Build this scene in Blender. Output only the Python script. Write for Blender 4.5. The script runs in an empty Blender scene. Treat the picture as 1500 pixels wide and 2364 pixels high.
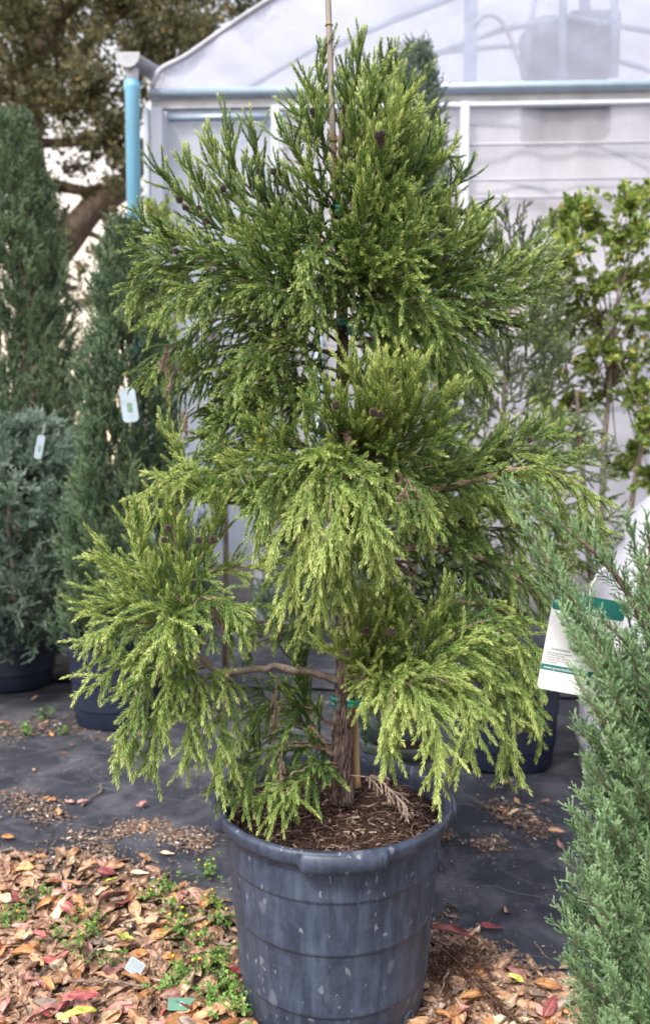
import bpy, math, random
import numpy as np
from mathutils import Vector, noise

# ------------------------------------------------------------------ camera, sky, sun, exposure
SC = bpy.context.scene
COL = SC.collection
F_PX, PITCH = 1776.0, math.radians(3.7)
CAM = np.array((0.0, -1.92, 1.376))
cam_d = bpy.data.cameras.new('camera')
cam = bpy.data.objects.new('camera', cam_d)
COL.objects.link(cam)
cam.location = CAM
cam.rotation_euler = (math.radians(90) - PITCH, 0, 0)
cam_d.sensor_fit = 'VERTICAL'
cam_d.sensor_height = 24.0
cam_d.lens = 24.0 * F_PX / 2364.0
cam_d.clip_start = 0.05
cam_d.clip_end = 2000
cam_d.dof.use_dof = True
cam_d.dof.focus_distance = 1.64
cam_d.dof.aperture_fstop = 1.9
SC.camera = cam

SUN_EL, SUN_AZ = math.radians(52), math.radians(215)     # azimuth measured from +Y towards +X: behind the camera, to its left
w = bpy.data.worlds.new('World')
SC.world = w
w.use_nodes = True
wn = w.node_tree
bg = wn.nodes['Background']
sky = wn.nodes.new('ShaderNodeTexSky')
sky.sky_type = 'NISHITA'
sky.sun_disc = False
sky.sun_elevation = SUN_EL
sky.sun_rotation = SUN_AZ
sky.dust_density = 3.0
sky.air_density = 1.0
hs = wn.nodes.new('ShaderNodeHueSaturation')
hs.inputs['Saturation'].default_value = 0.62
wn.links.new(sky.outputs[0], hs.inputs['Color'])
tcw = wn.nodes.new('ShaderNodeTexCoord'); spx = wn.nodes.new('ShaderNodeSeparateXYZ'); wn.links.new(tcw.outputs['Generated'], spx.inputs[0])
crw = wn.nodes.new('ShaderNodeValToRGB'); crw.color_ramp.elements[0].position = .02; crw.color_ramp.elements[0].color = (1, 1, 1, 1); crw.color_ramp.elements[1].position = .62; crw.color_ramp.elements[1].color = (.12, .12, .12, 1)
wn.links.new(spx.outputs['Z'], crw.inputs[0])
mxw = wn.nodes.new('ShaderNodeMix'); mxw.data_type = 'RGBA'; wn.links.new(crw.outputs[0], mxw.inputs[0]); wn.links.new(hs.outputs[0], mxw.inputs[6]); cr2 = wn.nodes.new('ShaderNodeValToRGB'); cr2.color_ramp.elements[0].position = .30; cr2.color_ramp.elements[0].color = (1, .79, .56, 1); cr2.color_ramp.elements[1].position = .65; cr2.color_ramp.elements[1].color = (.86, .88, .98, 1)
wn.links.new(spx.outputs['Z'], cr2.inputs[0])
vmw = wn.nodes.new('ShaderNodeVectorMath'); vmw.operation = 'SCALE'; vmw.inputs['Scale'].default_value = 5.4; wn.links.new(cr2.outputs[0], vmw.inputs[0]); wn.links.new(vmw.outputs[0], mxw.inputs[7])
wn.links.new(mxw.outputs[2], bg.inputs[0])
bg.inputs[1].default_value = 0.135
sun_d = bpy.data.lights.new('sun', 'SUN')
sun_d.energy = 1.5
sun_d.angle = math.radians(10)
sun_d.color = (1.0, 0.95, 0.87)
sun = bpy.data.objects.new('sun', sun_d)
COL.objects.link(sun)
sv = Vector((math.sin(SUN_AZ) * math.cos(SUN_EL), math.cos(SUN_AZ) * math.cos(SUN_EL), math.sin(SUN_EL)))
sun.rotation_euler = sv.to_track_quat('Z', 'Y').to_euler()
SC.view_settings.view_transform = 'Standard'
SC.view_settings.look = 'None'
SC.view_settings.exposure = 1.42
SC.cycles.max_bounces = 6
SC.cycles.transparent_max_bounces = 8

R = np.random.default_rng(7)
random.seed(7)
UP = np.array((0, 0, 1.0))

# ------------------------------------------------------------------ helpers
def ray(px, py):
    r = np.array((1, 0, 0.)); f = np.array((0, math.cos(PITCH), -math.sin(PITCH))); u = np.array((0, math.sin(PITCH), math.cos(PITCH)))
    return f + r * (px - 750) / F_PX + u * (1182 - py) / F_PX

def P(px, py, Y=0.0):
    d = ray(px, py)
    return CAM + d * ((Y - CAM[1]) / d[1])

def G(px, py, z=0.0):
    d = ray(px, py)
    return CAM + d * ((z - CAM[2]) / d[2])

def nrm(v):
    v = np.asarray(v, float)
    return v / (np.linalg.norm(v) + 1e-12)

def prop(o, label=None, cat=None, group=None, kind=None):
    if label: o['label'] = label
    if cat: o['category'] = cat
    if group: o['group'] = group
    if kind: o['kind'] = kind
    return o

def empty(name, loc, label, cat, group=None):
    o = bpy.data.objects.new(name, None)
    COL.objects.link(o)
    o.location = loc
    o.empty_display_size = 0.05
    return prop(o, label, cat, group)

def link(name, me, parent=None, mat=None):
    o = bpy.data.objects.new(name, me)
    COL.objects.link(o)
    if mat is not None:
        me.materials.append(mat)
    if parent is not None:
        o.parent = parent
    return o

def mesh_np(name, V, Fc, smooth=False, tint=None):
    """V (n,3) float, Fc (m,k) int: one polygon size"""
    V = np.asarray(V, np.float32); Fc = np.asarray(Fc, np.int32)
    me = bpy.data.meshes.new(name)
    m, k = Fc.shape
    me.vertices.add(len(V)); me.vertices.foreach_set('co', V.ravel())
    me.loops.add(m * k); me.loops.foreach_set('vertex_index', Fc.ravel())
    me.polygons.add(m); me.polygons.foreach_set('loop_start', np.arange(0, m * k, k, dtype=np.int32))
    me.polygons.foreach_set('use_smooth', np.full(m, smooth))
    if tint is not None:
        a = me.attributes.new('tint', 'FLOAT', 'POINT')
        a.data.foreach_set('value', np.asarray(tint, np.float32))
    me.update(calc_edges=True)
    return me

class MB:
    """collects polygons into one mesh"""
    def __init__(s): s.v = []; s.f = []; s.t = []
    def add(s, V, Fc, t=0.0):
        o = len(s.v)
        s.v.extend([tuple(map(float, q)) for q in V]); s.f.extend([tuple(int(i) + o for i in f) for f in Fc])
        s.t.extend([t] * len(V)); return s
    def box(s, c, d, rz=0.0, bev=0.0):
        c = np.asarray(c, float); x, y, z = [q / 2 for q in d]
        b = min(bev, x * .9, y * .9, z * .9)
        if b > 0:
            V = []
            for sx in (-1, 1):
                for sy in (-1, 1):
                    for sz in (-1, 1):
                        V += [(sx * x, sy * (y - b), sz * (z - b)), (sx * (x - b), sy * y, sz * (z - b)), (sx * (x - b), sy * (y - b), sz * z)]
            import itertools
            def ix(sx, sy, sz, k): return ((sx > 0) * 4 + (sy > 0) * 2 + (sz > 0)) * 3 + k
            Fc = []
            for a in (-1, 1):
                Fc.append([ix(a, -1, -1, 0), ix(a, 1, -1, 0), ix(a, 1, 1, 0), ix(a, -1, 1, 0)])
                Fc.append([ix(-1, a, -1, 1), ix(1, a, -1, 1), ix(1, a, 1, 1), ix(-1, a, 1, 1)])
                Fc.append([ix(-1, -1, a, 2), ix(1, -1, a, 2), ix(1, 1, a, 2), ix(-1, 1, a, 2)])
            for a in (-1, 1):
                for b2 in (-1, 1):
                    Fc.append([ix(a, b2, -1, 0), ix(a, b2, -1, 1), ix(a, b2, 1, 1), ix(a, b2, 1, 0)])
                    Fc.append([ix(a, -1, b2, 0), ix(a, -1, b2, 2), ix(a, 1, b2, 2), ix(a, 1, b2, 0)])
                    Fc.append([ix(-1, a, b2, 1), ix(-1, a, b2, 2), ix(1, a, b2, 2), ix(1, a, b2, 1)])
            for sx in (-1, 1):
                for sy in (-1, 1):
                    for sz in (-1, 1):
                        Fc.append([ix(sx, sy, sz, 0), ix(sx, sy, sz, 1), ix(sx, sy, sz, 2)])
        else:
            V = [(a * x, b3 * y, c3 * z) for a in (-1, 1) for b3 in (-1, 1) for c3 in (-1, 1)]
            Fc = [(0, 1, 3, 2), (4, 6, 7, 5), (0, 4, 5, 1), (2, 3, 7, 6), (0, 2, 6, 4), (1, 5, 7, 3)]
        V = np.array(V); co, si = math.cos(rz), math.sin(rz)
        V = np.stack((V[:, 0] * co - V[:, 1] * si, V[:, 0] * si + V[:, 1] * co, V[:, 2]), 1) + c
        return s.add(V, Fc)
    def tube(s, pts, rad, n=8, caps=True, t=0.0):
        pts = np.asarray(pts, float); m = len(pts)
        rad = np.broadcast_to(np.asarray(rad, float), (m,))
        T = np.gradient(pts, axis=0); T /= np.linalg.norm(T, axis=1)[:, None] + 1e-12
        ref = np.array((0.13, 0.97, 0.2)) if abs(T[0][1]) < .8 else np.array((1., 0.1, 0.05))
        V = []
        for i in range(m):
            u = nrm(np.cross(T[i], ref)); v = np.cross(T[i], u)
            for k in range(n):
                a = 2 * math.pi * k / n
                V.append(pts[i] + rad[i] * (u * math.cos(a) + v * math.sin(a)))
        Fc = [(i * n + k, i * n + (k + 1) % n, (i + 1) * n + (k + 1) % n, (i + 1) * n + k) for i in range(m - 1) for k in range(n)]
        if caps:
            Fc.append(tuple(range(n - 1, -1, -1))); Fc.append(tuple(range((m - 1) * n, m * n)))
        return s.add(V, Fc, t)
    def lathe(s, prof, n=64, c=(0, 0, 0), caps=False):
        V = []
        for (r, z) in prof:
            for k in range(n):
                a = 2 * math.pi * k / n
                V.append((c[0] + r * math.cos(a), c[1] + r * math.sin(a), c[2] + z))
        m = len(prof)
        Fc = [(i * n + k, i * n + (k + 1) % n, (i + 1) * n + (k + 1) % n, (i + 1) * n + k) for i in range(m - 1) for k in range(n)]
        if caps: Fc += [tuple(range(n - 1, -1, -1)), tuple(range((m - 1) * n, m * n))]
        return s.add(V, Fc)
    def build(s, name, mat, parent=None, smooth=False, off=(0, 0, 0)):
        me = bpy.data.meshes.new(name)
        o3 = np.asarray(off, float)
        me.from_pydata([tuple(np.asarray(q) - o3) for q in s.v], [], s.f)
        if smooth: me.polygons.foreach_set('use_smooth', [True] * len(me.polygons))
        a = me.attributes.new('tint', 'FLOAT', 'POINT'); a.data.foreach_set('value', s.t)
        me.update()
        return link(name, me, parent, mat)

# ------------------------------------------------------------------ materials
def new_mat(name):
    m = bpy.data.materials.new(name); m.use_nodes = True
    nt = m.node_tree; b = nt.nodes['Principled BSDF']
    return m, nt, b
def N(nt, t, **kw):
    n = nt.nodes.new(t)
    for k, v in kw.items(): setattr(n, k, v)
    return n
def ramp(nt, src, stops, interp='LINEAR'):
    r = N(nt, 'ShaderNodeValToRGB'); cr = r.color_ramp; cr.interpolation = interp
    while len(cr.elements) > 1: cr.elements.remove(cr.elements[-1])
    cr.elements[0].position = stops[0][0]; cr.elements[0].color = (*stops[0][1], 1)
    for p, c in stops[1:]:
        e = cr.elements.new(p); e.color = (*c, 1)
    nt.links.new(src, r.inputs[0]); return r.outputs[0]
def noise_n(nt, scale, detail=4, rough=.55, vec=None, dist=0.0):
    n = N(nt, 'ShaderNodeTexNoise'); n.inputs['Scale'].default_value = scale
    n.inputs['Detail'].default_value = detail; n.inputs['Roughness'].default_value = rough; n.inputs['Distortion'].default_value = dist
    if vec is not None: nt.links.new(vec, n.inputs['Vector'])
    return n.outputs['Fac']
def mapping(nt, scale=(1, 1, 1), rot=(0, 0, 0), out='Object'):
    tc = N(nt, 'ShaderNodeTexCoord'); mp = N(nt, 'ShaderNodeMapping')
    mp.inputs['Scale'].default_value = scale; mp.inputs['Rotation'].default_value = rot
    nt.links.new(tc.outputs[out], mp.inputs[0]); return mp.outputs[0]
def mixc(nt, fac, a, b, mode='MIX'):
    m = N(nt, 'ShaderNodeMix', data_type='RGBA', blend_type=mode)
    for s, v in ((0, fac), (6, a), (7, b)):
        if isinstance(v, (int, float)): m.inputs[s].default_value = v
        elif isinstance(v, tuple): m.inputs[s].default_value = (*v, 1)
        else: nt.links.new(v, m.inputs[s])
    return m.outputs[2]
def bump(nt, b, h, strength=.4, dist=.002):
    n = N(nt, 'ShaderNodeBump'); n.inputs['Strength'].default_value = strength; n.inputs['Distance'].default_value = dist
    nt.links.new(h, n.inputs['Height']); nt.links.new(n.outputs[0], b.inputs['Normal'])

def foliage_mat(name, stops, transl=.22, rough=.5, spec=.35, patch=0.12):
    m, nt, b = new_mat(name)
    at = N(nt, 'ShaderNodeAttribute', attribute_name='tint')
    nz = noise_n(nt, 9.0, 2, .5, mapping(nt))
    ad = N(nt, 'ShaderNodeMath', operation='MULTIPLY_ADD'); nt.links.new(nz, ad.inputs[0]); ad.inputs[1].default_value = patch * 2
    sb = N(nt, 'ShaderNodeMath', operation='SUBTRACT'); nt.links.new(at.outputs['Fac'], sb.inputs[0]); sb.inputs[1].default_value = patch
    nt.links.new(sb.outputs[0], ad.inputs[2])
    c = ramp(nt, ad.outputs[0], stops)
    nt.links.new(c, b.inputs['Base Color']); b.inputs['Roughness'].default_value = rough
    b.inputs['Specular IOR Level'].default_value = spec
    tr = N(nt, 'ShaderNodeBsdfTranslucent'); nt.links.new(c, tr.inputs[0])
    mx = N(nt, 'ShaderNodeMixShader'); mx.inputs[0].default_value = transl
    nt.links.new(b.outputs[0], mx.inputs[1]); nt.links.new(tr.outputs[0], mx.inputs[2])
    nt.links.new(mx.outputs[0], nt.nodes['Material Output'].inputs[0])
    return m
def plain(name, col, rough=.6, spec=.4, metal=0, var=.15, scale=20, bmp=0.0, vscale=(1, 1, 1)):
    m, nt, b = new_mat(name)
    nz = noise_n(nt, scale, 5, .6, mapping(nt, vscale))
    d = tuple(c * (1 - var) for c in col); l = tuple(min(1, c * (1 + var)) for c in col)
    nt.links.new(ramp(nt, nz, [(.3, d), (.7, l)]), b.inputs['Base Color'])
    b.inputs['Roughness'].default_value = rough; b.inputs['Metallic'].default_value = metal
    b.inputs['Specular IOR Level'].default_value = spec
    if bmp: bump(nt, b, nz, bmp, .003)
    return m

M_CEDAR = foliage_mat('cedar_needles', [(0, (.020, .046, .018)), (.3, (.055, .118, .034)), (.55, (.130, .232, .060)), (.8, (.31, .430, .115)), (1, (.62, .70, .25))], .28)
M_PALE = foliage_mat('pale_cedar_needles', [(0, (.05, .085, .05)), (.5, (.16, .22, .12)), (1, (.36, .42, .22))], .3)
M_DEAD = foliage_mat('dead_needles', [(0, (.10, .06, .045)), (.5, (.22, .155, .125)), (1, (.40, .31, .26))], .1)
M_RUST = foliage_mat('rusty_needles', [(0, (.05, .025, .018)), (.5, (.12, .065, .045)), (1, (.22, .14, .10))], .1)
M_JUNI = foliage_mat('juniper_scales', [(0, (.030, .080, .028)), (.35, (.115, .230, .095)), (.65, (.29, .47, .24)), (1, (.60, .76, .48))], .25, .55)
M_BLUE = foliage_mat('blue_juniper_scales', [(0, (.045, .075, .060)), (.5, (.135, .215, .165)), (1, (.34, .45, .36))], .2)
M_DARK = foliage_mat('dark_juniper_scales', [(0, (.040, .080, .050)), (.5, (.12, .205, .125)), (1, (.30, .40, .20))], .25)
M_SHRUB = foliage_mat('shrub_leaf', [(0, (.08, .12, .03)), (.5, (.23, .34, .08)), (.8, (.40, .47, .12)), (1, (.60, .50, .14))], .4)
M_OAK = foliage_mat('oak_leaf', [(0, (.06, .065, .03)), (.5, (.15, .155, .075)), (.85, (.26, .22, .10)), (1, (.42, .26, .09))], .4)
M_CLOVER = foliage_mat('clover_leaf', [(0, (.05, .13, .03)), (.5, (.15, .29, .06)), (1, (.32, .46, .12))], .3)

def bark_mat(name, a, b2, c2, sc=30, stretch=.25):
    m, nt, b = new_mat(name)
    v = mapping(nt, (1, 1, stretch))
    n1 = noise_n(nt, sc, 6, .65, v); n2 = noise_n(nt, sc * 4, 4, .6, v)
    base = ramp(nt, n1, [(.32, a), (.5, b2), (.68, c2)])
    nt.links.new(mixc(nt, .35, base, ramp(nt, n2, [(.35, a), (.65, c2)])), b.inputs['Base Color'])
    b.inputs['Roughness'].default_value = .85; b.inputs['Specular IOR Level'].default_value = .2
    bump(nt, b, n1, .7, .004)
    return m
M_BARK = bark_mat('cedar_bark', (.014, .009, .008), (.050, .034, .030), (.27, .215, .20), 34, .42)
M_TWIG = bark_mat('twig_bark', (.07, .045, .032), (.18, .12, .09), (.36, .29, .25), 60, 1)
M_OAKB = bark_mat('oak_bark', (.055, .042, .033), (.13, .10, .075), (.22, .175, .14), 3, .4)
M_GREYB = bark_mat('shrub_bark', (.08, .06, .05), (.17, .135, .115), (.28, .24, .21), 30, .5)

# ------------------------------------------------------------------ foliage engine
def grow(p, d, L, g, n=6, jit=.0):
    pts = [np.array(p, float)]; d = nrm(d); s = L / n
    for i in range(n):
        d = nrm(d + UP * g / n + (R.normal(0, jit, 3) if jit else 0))
        pts.append(pts[-1] + d * s)
    return np.array(pts)

def smooth_curve(ctrl, n=24):
    C = np.asarray(ctrl, float)
    if len(C) < 3: return C[0] + (C[-1] - C[0]) * np.linspace(0, 1, n)[:, None]
    E = np.vstack((2 * C[0] - C[1], C, 2 * C[-1] - C[-2]))
    out = []
    m = len(C) - 1
    for u in np.linspace(0, m - 1e-6, n):
        i = int(u); t = u - i; a, b, c, d = E[i], E[i + 1], E[i + 2], E[i + 3]
        out.append(.5 * ((2 * b) + (-a + c) * t + (2 * a - 5 * b + 4 * c - d) * t * t + (-a + 3 * b - 3 * c + d) * t ** 3))
    return np.array(out)

def resample(c, n):
    s = np.r_[0, np.cumsum(np.linalg.norm(np.diff(c, axis=0), axis=1))]
    u = np.linspace(0, s[-1], n)
    return np.stack([np.interp(u, s, c[:, k]) for k in range(3)], 1), s[-1]

def needles(lines, tints, ds=.0016, ln=.008, wd=.0009, ang=38, core=.0011, off=(0, 0, 0), tipgain=.3, curl=.25, nseg=6):
    """lines (N,n+1,3) polylines -> one triangle mesh: a keeled needle every ds along a golden-angle spiral round each line, and a thin core"""
    Ls = np.asarray(lines); nL = len(Ls); seg = np.diff(Ls, axis=1); sl = np.linalg.norm(seg, axis=2)
    tot = sl.sum(1); k = np.maximum(3, (tot / ds).astype(int))
    idx = np.repeat(np.arange(nL), k)
    start = np.r_[0, np.cumsum(k)[:-1]]
    j = np.arange(k.sum()) - np.repeat(start, k)
    u = (j + R.random(len(j)) * .6) / np.repeat(k, k); u = np.clip(u, 0, .999)
    q = u * seg.shape[1]; si = q.astype(int); fr = (q - si)[:, None]
    p = Ls[idx, si] + seg[idx, si] * fr
    t = seg[idx, si] / (sl[idx, si][:, None] + 1e-9)
    ref = R.normal(0, 1, (nL, 3))[idx]
    a = np.cross(t, ref); a /= np.linalg.norm(a, axis=1)[:, None] + 1e-9
    b = np.cross(t, a)
    phi = j * 2.39996 + R.normal(0, .25, len(j))
    r = a * np.cos(phi)[:, None] + b * np.sin(phi)[:, None]
    side = np.cross(t, r)
    tip = np.clip((u - .8) / .2, 0, 1)
    an = np.radians(ang * (1 - .55 * tip) + R.normal(0, 5, len(j)))
    l = ln * (1 - .35 * tip) * (.8 + .4 * R.random(len(j))) * (.75 + .25 * np.clip(u * 6, 0, 1))
    w_ = wd * (.85 + .3 * R.random(len(j)))
    base = p + r * (core * .5)
    v0 = base - side * w_[:, None]; v1 = base + side * w_[:, None]
    v2 = base - t * w_[:, None] * .3 + r * w_[:, None] * 1.5
    tp = p + t * (l * np.cos(an) * (1 + curl * .3))[:, None] + r * (l * np.sin(an) * (1 - curl))[:, None]
    V = np.stack((v0, v1, v2, tp), 1).reshape(-1, 3)
    o = np.arange(len(j))[:, None] * 4
    Fc = np.concatenate((o + np.array([[0, 1, 3]]), o + np.array([[1, 2, 3]]), o + np.array([[2, 0, 3]])), 0)
    tn = np.asarray(tints)[idx] + tipgain * np.clip((u - .55) / .45, 0, 1) ** 1.5 + R.normal(0, .05, len(j))
    tv = np.stack((tn - .16, tn - .16, tn - .10, tn + .18), 1).ravel()
    # cores: three-sided tubes
    m1 = Ls.shape[1]
    T = np.gradient(Ls, axis=1); T /= np.linalg.norm(T, axis=2)[..., None] + 1e-9
    rr = R.normal(0, 1, (nL, 1, 3)); A = np.cross(T, rr); A /= np.linalg.norm(A, axis=2)[..., None] + 1e-9; B = np.cross(T, A)
    rad = core * np.linspace(1.2, .5, m1)[None, :, None]
    ring = np.stack([Ls + rad * (A * math.cos(x) + B * math.sin(x)) for x in (0, 2.094, 4.189)], 2)
    CV = ring.reshape(-1, 3); cb = len(V)
    i0 = (np.arange(nL)[:, None] * m1 + np.arange(m1 - 1)[None]).ravel() * 3
    cf = []
    for x in range(3):
        y = (x + 1) % 3
        cf.append(np.stack((i0 + x, i0 + y, i0 + 3 + y), 1)); cf.append(np.stack((i0 + x, i0 + 3 + y, i0 + 3 + x), 1))
    Fc = np.concatenate((Fc, np.concatenate(cf, 0) + cb), 0)
    V = np.concatenate((V, CV), 0) - np.asarray(off)
    tv = np.r_[tv, np.repeat(np.asarray(tints) - .12, m1 * 3)]
    return V, Fc, np.clip(tv, 0, 1)

def spray(curve, Lmax=.13, ang=42, g=0.0, t0=.22, step=.026, rl=.055, rstep=.015, rang=33, tint=.4, g2=None, flat=0.0, jit=.05, selfneedle=.35, tipgain=.25, shape=1.0):
    """laterals and their ropes along a branch; returns lines, tints"""
    c, L = resample(np.asarray(curve), 40)
    T = np.gradient(c, axis=0); T /= np.linalg.norm(T, axis=1)[:, None]
    if g2 is None: g2 = g
    lines, tints = [], []
    n = max(3, int(L * (1 - t0) / step)); phi = R.random() * 6.28
    for i in range(n):
        t = t0 + (1 - t0) * (i + .5 * R.random()) / n
        k = min(39, int(t * 39)); p = c[k]; d = T[k]
        u = nrm(np.cross(d, UP + .01)); v = np.cross(u, d)
        phi += 2.39996 + R.normal(0, .3)
        sd = u * math.cos(phi) + v * math.sin(phi) * (1 - flat)
        rel = (t - t0) / (1 - t0)
        l = Lmax * (.50 + .5 * math.sin(math.pi * (.25 + .6 * rel))) * (1 - .45 * rel ** 3 * shape) * R.uniform(.65, 1.15)
        a = math.radians(ang * (1 - .45 * rel) + R.normal(0, 7))
        dd = nrm(d * math.cos(a) + nrm(sd) * math.sin(a))
        lat = grow(p, dd, l, g, 6, jit)
        tl = tint + R.normal(0, .07) + .10 * rel
        lines.append(lat); tints.append(tl)
        LT = np.diff(lat, axis=0); m = max(2, int(l * .82 / rstep)); ph2 = R.random() * 6.28
        for q in range(m):
            f = .12 + .82 * (q + .3 * R.random()) / m
            kk = min(5, int(f * 6)); pp = lat[kk] + LT[kk] * (f * 6 - kk); dl = nrm(LT[kk])
            ph2 += math.pi + R.normal(0, .55)
            uu = nrm(np.cross(dl, UP + np.array((.02, .01, 0)))); vv = np.cross(uu, dl)
            s2 = uu * math.cos(ph2) + vv * math.sin(ph2)
            ra = math.radians(rang + R.normal(0, 6))
            r_l = rl * (1 - .45 * f) * R.uniform(.6, 1.2)
            lines.append(grow(pp, dl * math.cos(ra) + s2 * math.sin(ra), r_l, g2, 6, jit))
            tints.append(tl + .06 * f + R.normal(0, .05))
    if selfneedle < 1:
        k0 = int(39 * selfneedle); cc, _ = resample(c[k0:], 19)
        for q in range(0, 18, 6):
            lines.append(cc[q:q + 7]); tints.append(tint)
    return lines, tints

def dress(parent, lines, tints, mat, name='foliage', **kw):
    V, Fc, tv = needles(lines, tints, **kw)
    return link(name, mesh_np(name, V, Fc, False, tv), parent, mat)

# ------------------------------------------------------------------ ground
def ground_mat():
    m, nt, b = new_mat('soil_ground')
    v = mapping(nt)
    n1 = noise_n(nt, 1.3, 6, .6, v); n2 = noise_n(nt, 45, 6, .7, v)
    c = ramp(nt, n2, [(.3, (.035, .024, .018)), (.55, (.10, .068, .048)), (.75, (.19, .14, .10))])
    nt.links.new(mixc(nt, n1, c, (.12, .10, .075)), b.inputs['Base Color']); b.inputs['Roughness'].default_value = .95
    bump(nt, b, n2, .8, .01); return m
g = MB(); g.add([(-400, -30, 0), (400, -30, 0), (400, 900, 0), (-400, 900, 0)], [(0, 1, 2, 3)])
prop(g.build('ground', ground_mat()), kind='structure')

def cloth_mat():
    m, nt, b = new_mat('woven_ground_cloth')
    tc = N(nt, 'ShaderNodeTexCoord')
    mp = N(nt, 'ShaderNodeMapping'); mp.inputs['Rotation'].default_value = (0, 0, math.radians(17)); nt.links.new(tc.outputs['Object'], mp.inputs[0])
    big = noise_n(nt, 2.2, 6, .65, mp.outputs[0]); fine = noise_n(nt, 60, 5, .7, mp.outputs[0])
    dust = noise_n(nt, 5.5, 7, .7, mp.outputs[0], .6)
    base = ramp(nt, big, [(.3, (.018, .020, .028)), (.7, (.040, .043, .056))])
    base = mixc(nt, ramp(nt, dust, [(.46, (0, 0, 0)), (.75, (.75, .75, .75))]), base, (.150, .147, .165))
    # specks of perlite and grit
    vo = N(nt, 'ShaderNodeTexVoronoi'); vo.inputs['Scale'].default_value = 55; nt.links.new(mp.outputs[0], vo.inputs['Vector'])
    gate = noise_n(nt, 3.1, 3, .5, mp.outputs[0])
    sp = N(nt, 'ShaderNodeMath', operation='LESS_THAN'); nt.links.new(vo.outputs['Distance'], sp.inputs[0]); sp.inputs[1].default_value = .13
    gt = N(nt, 'ShaderNodeMath', operation='GREATER_THAN'); nt.links.new(gate, gt.inputs[0]); gt.inputs[1].default_value = .56
    mm = N(nt, 'ShaderNodeMath', operation='MULTIPLY'); nt.links.new(sp.outputs[0], mm.inputs[0]); nt.links.new(gt.outputs[0], mm.inputs[1])
    base = mixc(nt, mm.outputs[0], base, (.38, .35, .31))
    # pale guide yarn every 0.3 m
    sx = N(nt, 'ShaderNodeSeparateXYZ'); nt.links.new(mp.outputs[0], sx.inputs[0])
    pp = N(nt, 'ShaderNodeMath', operation='PINGPONG'); nt.links.new(sx.outputs['Y'], pp.inputs[0]); pp.inputs[1].default_value = .15
    lt = N(nt, 'ShaderNodeMath', operation='LESS_THAN'); nt.links.new(pp.outputs[0], lt.inputs[0]); lt.inputs[1].default_value = .0016
    l2 = N(nt, 'ShaderNodeMath', operation='MULTIPLY'); nt.links.new(lt.outputs[0], l2.inputs[0]); l2.inputs[1].default_value = .55
    base = mixc(nt, l2.outputs[0], base, (.16, .19, .16))
    nt.links.new(base, b.inputs['Base Color']); b.inputs['Roughness'].default_value = .62; b.inputs['Specular IOR Level'].default_value = .35
    # weave bump
    wv = N(nt, 'ShaderNodeTexWave'); wv.inputs['Scale'].default_value = 130; nt.links.new(mp.outputs[0], wv.inputs['Vector'])
    mp2 = N(nt, 'ShaderNodeMath', operation='MULTIPLY_ADD'); nt.links.new(wv.outputs['Fac'], mp2.inputs[0]); mp2.inputs[1].default_value = .3; nt.links.new(fine, mp2.inputs[2])
    bump(nt, b, mp2.outputs[0], .35, .002); return m
M_CLOTH = cloth_mat()
EDGE = [G(-400, 1940), G(0, 1985), G(180, 1985), G(330, 2025), G(480, 2105), G(620, 2130), G(900, 2120), G(1000, 2150), G(1120, 2215), G(1300, 2300), G(1500, 2330), G(2300, 2400)]
EDX = np.array([e[0] for e in EDGE]); EDY = np.array([e[1] for e in EDGE])
def edge_y(x): return float(np.interp(x, EDX, EDY)) + .02 * noise.noise(Vector((x * 9, 3.1, 0)))
def cloth(name, yfun, y1, z0, xs, ny, seed):
    V = []
    nx = len(xs)
    for j in range(ny):
        f = (j / (ny - 1)) ** 1.6
        for x in xs:
            ya = yfun(x); y = ya + (y1 - ya) * f
            q = Vector((x * 1.1 + seed, y * 1.6, seed))
            h = .014 * max(0, noise.noise(q)) + .016 * max(0, 1 - abs(noise.noise(Vector((x * .8 + y * .5, y * 2.6 - x * .9, seed)))) * 9) + .004 * noise.noise(q * 5)
            V.append((x, y, z0 + max(0, h) * min(1, f * 40 + .35)))
    Fc = [(j * nx + i, j * nx + i + 1, (j + 1) * nx + i + 1, (j + 1) * nx + i) for j in range(ny - 1) for i in range(nx - 1)]
    o = link(name, mesh_np(name, V, Fc, True), None, M_CLOTH)
    md = o.modifiers.new('thick', 'SOLIDIFY'); md.thickness = .0015
    return prop(o, kind='structure')
xs_ = np.r_[np.linspace(-9, -2, 20), np.linspace(-1.95, 1.95, 140), np.linspace(2, 9, 20)]
cloth('ground_cloth', edge_y, 3.4, .006, xs_, 120, 2.0)
cloth('ground_cloth', lambda x: 2.6 - .12 * x + .03 * noise.noise(Vector((x * 3, 0, 5))), 5.3, .024, xs_, 70, 5.0)

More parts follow.
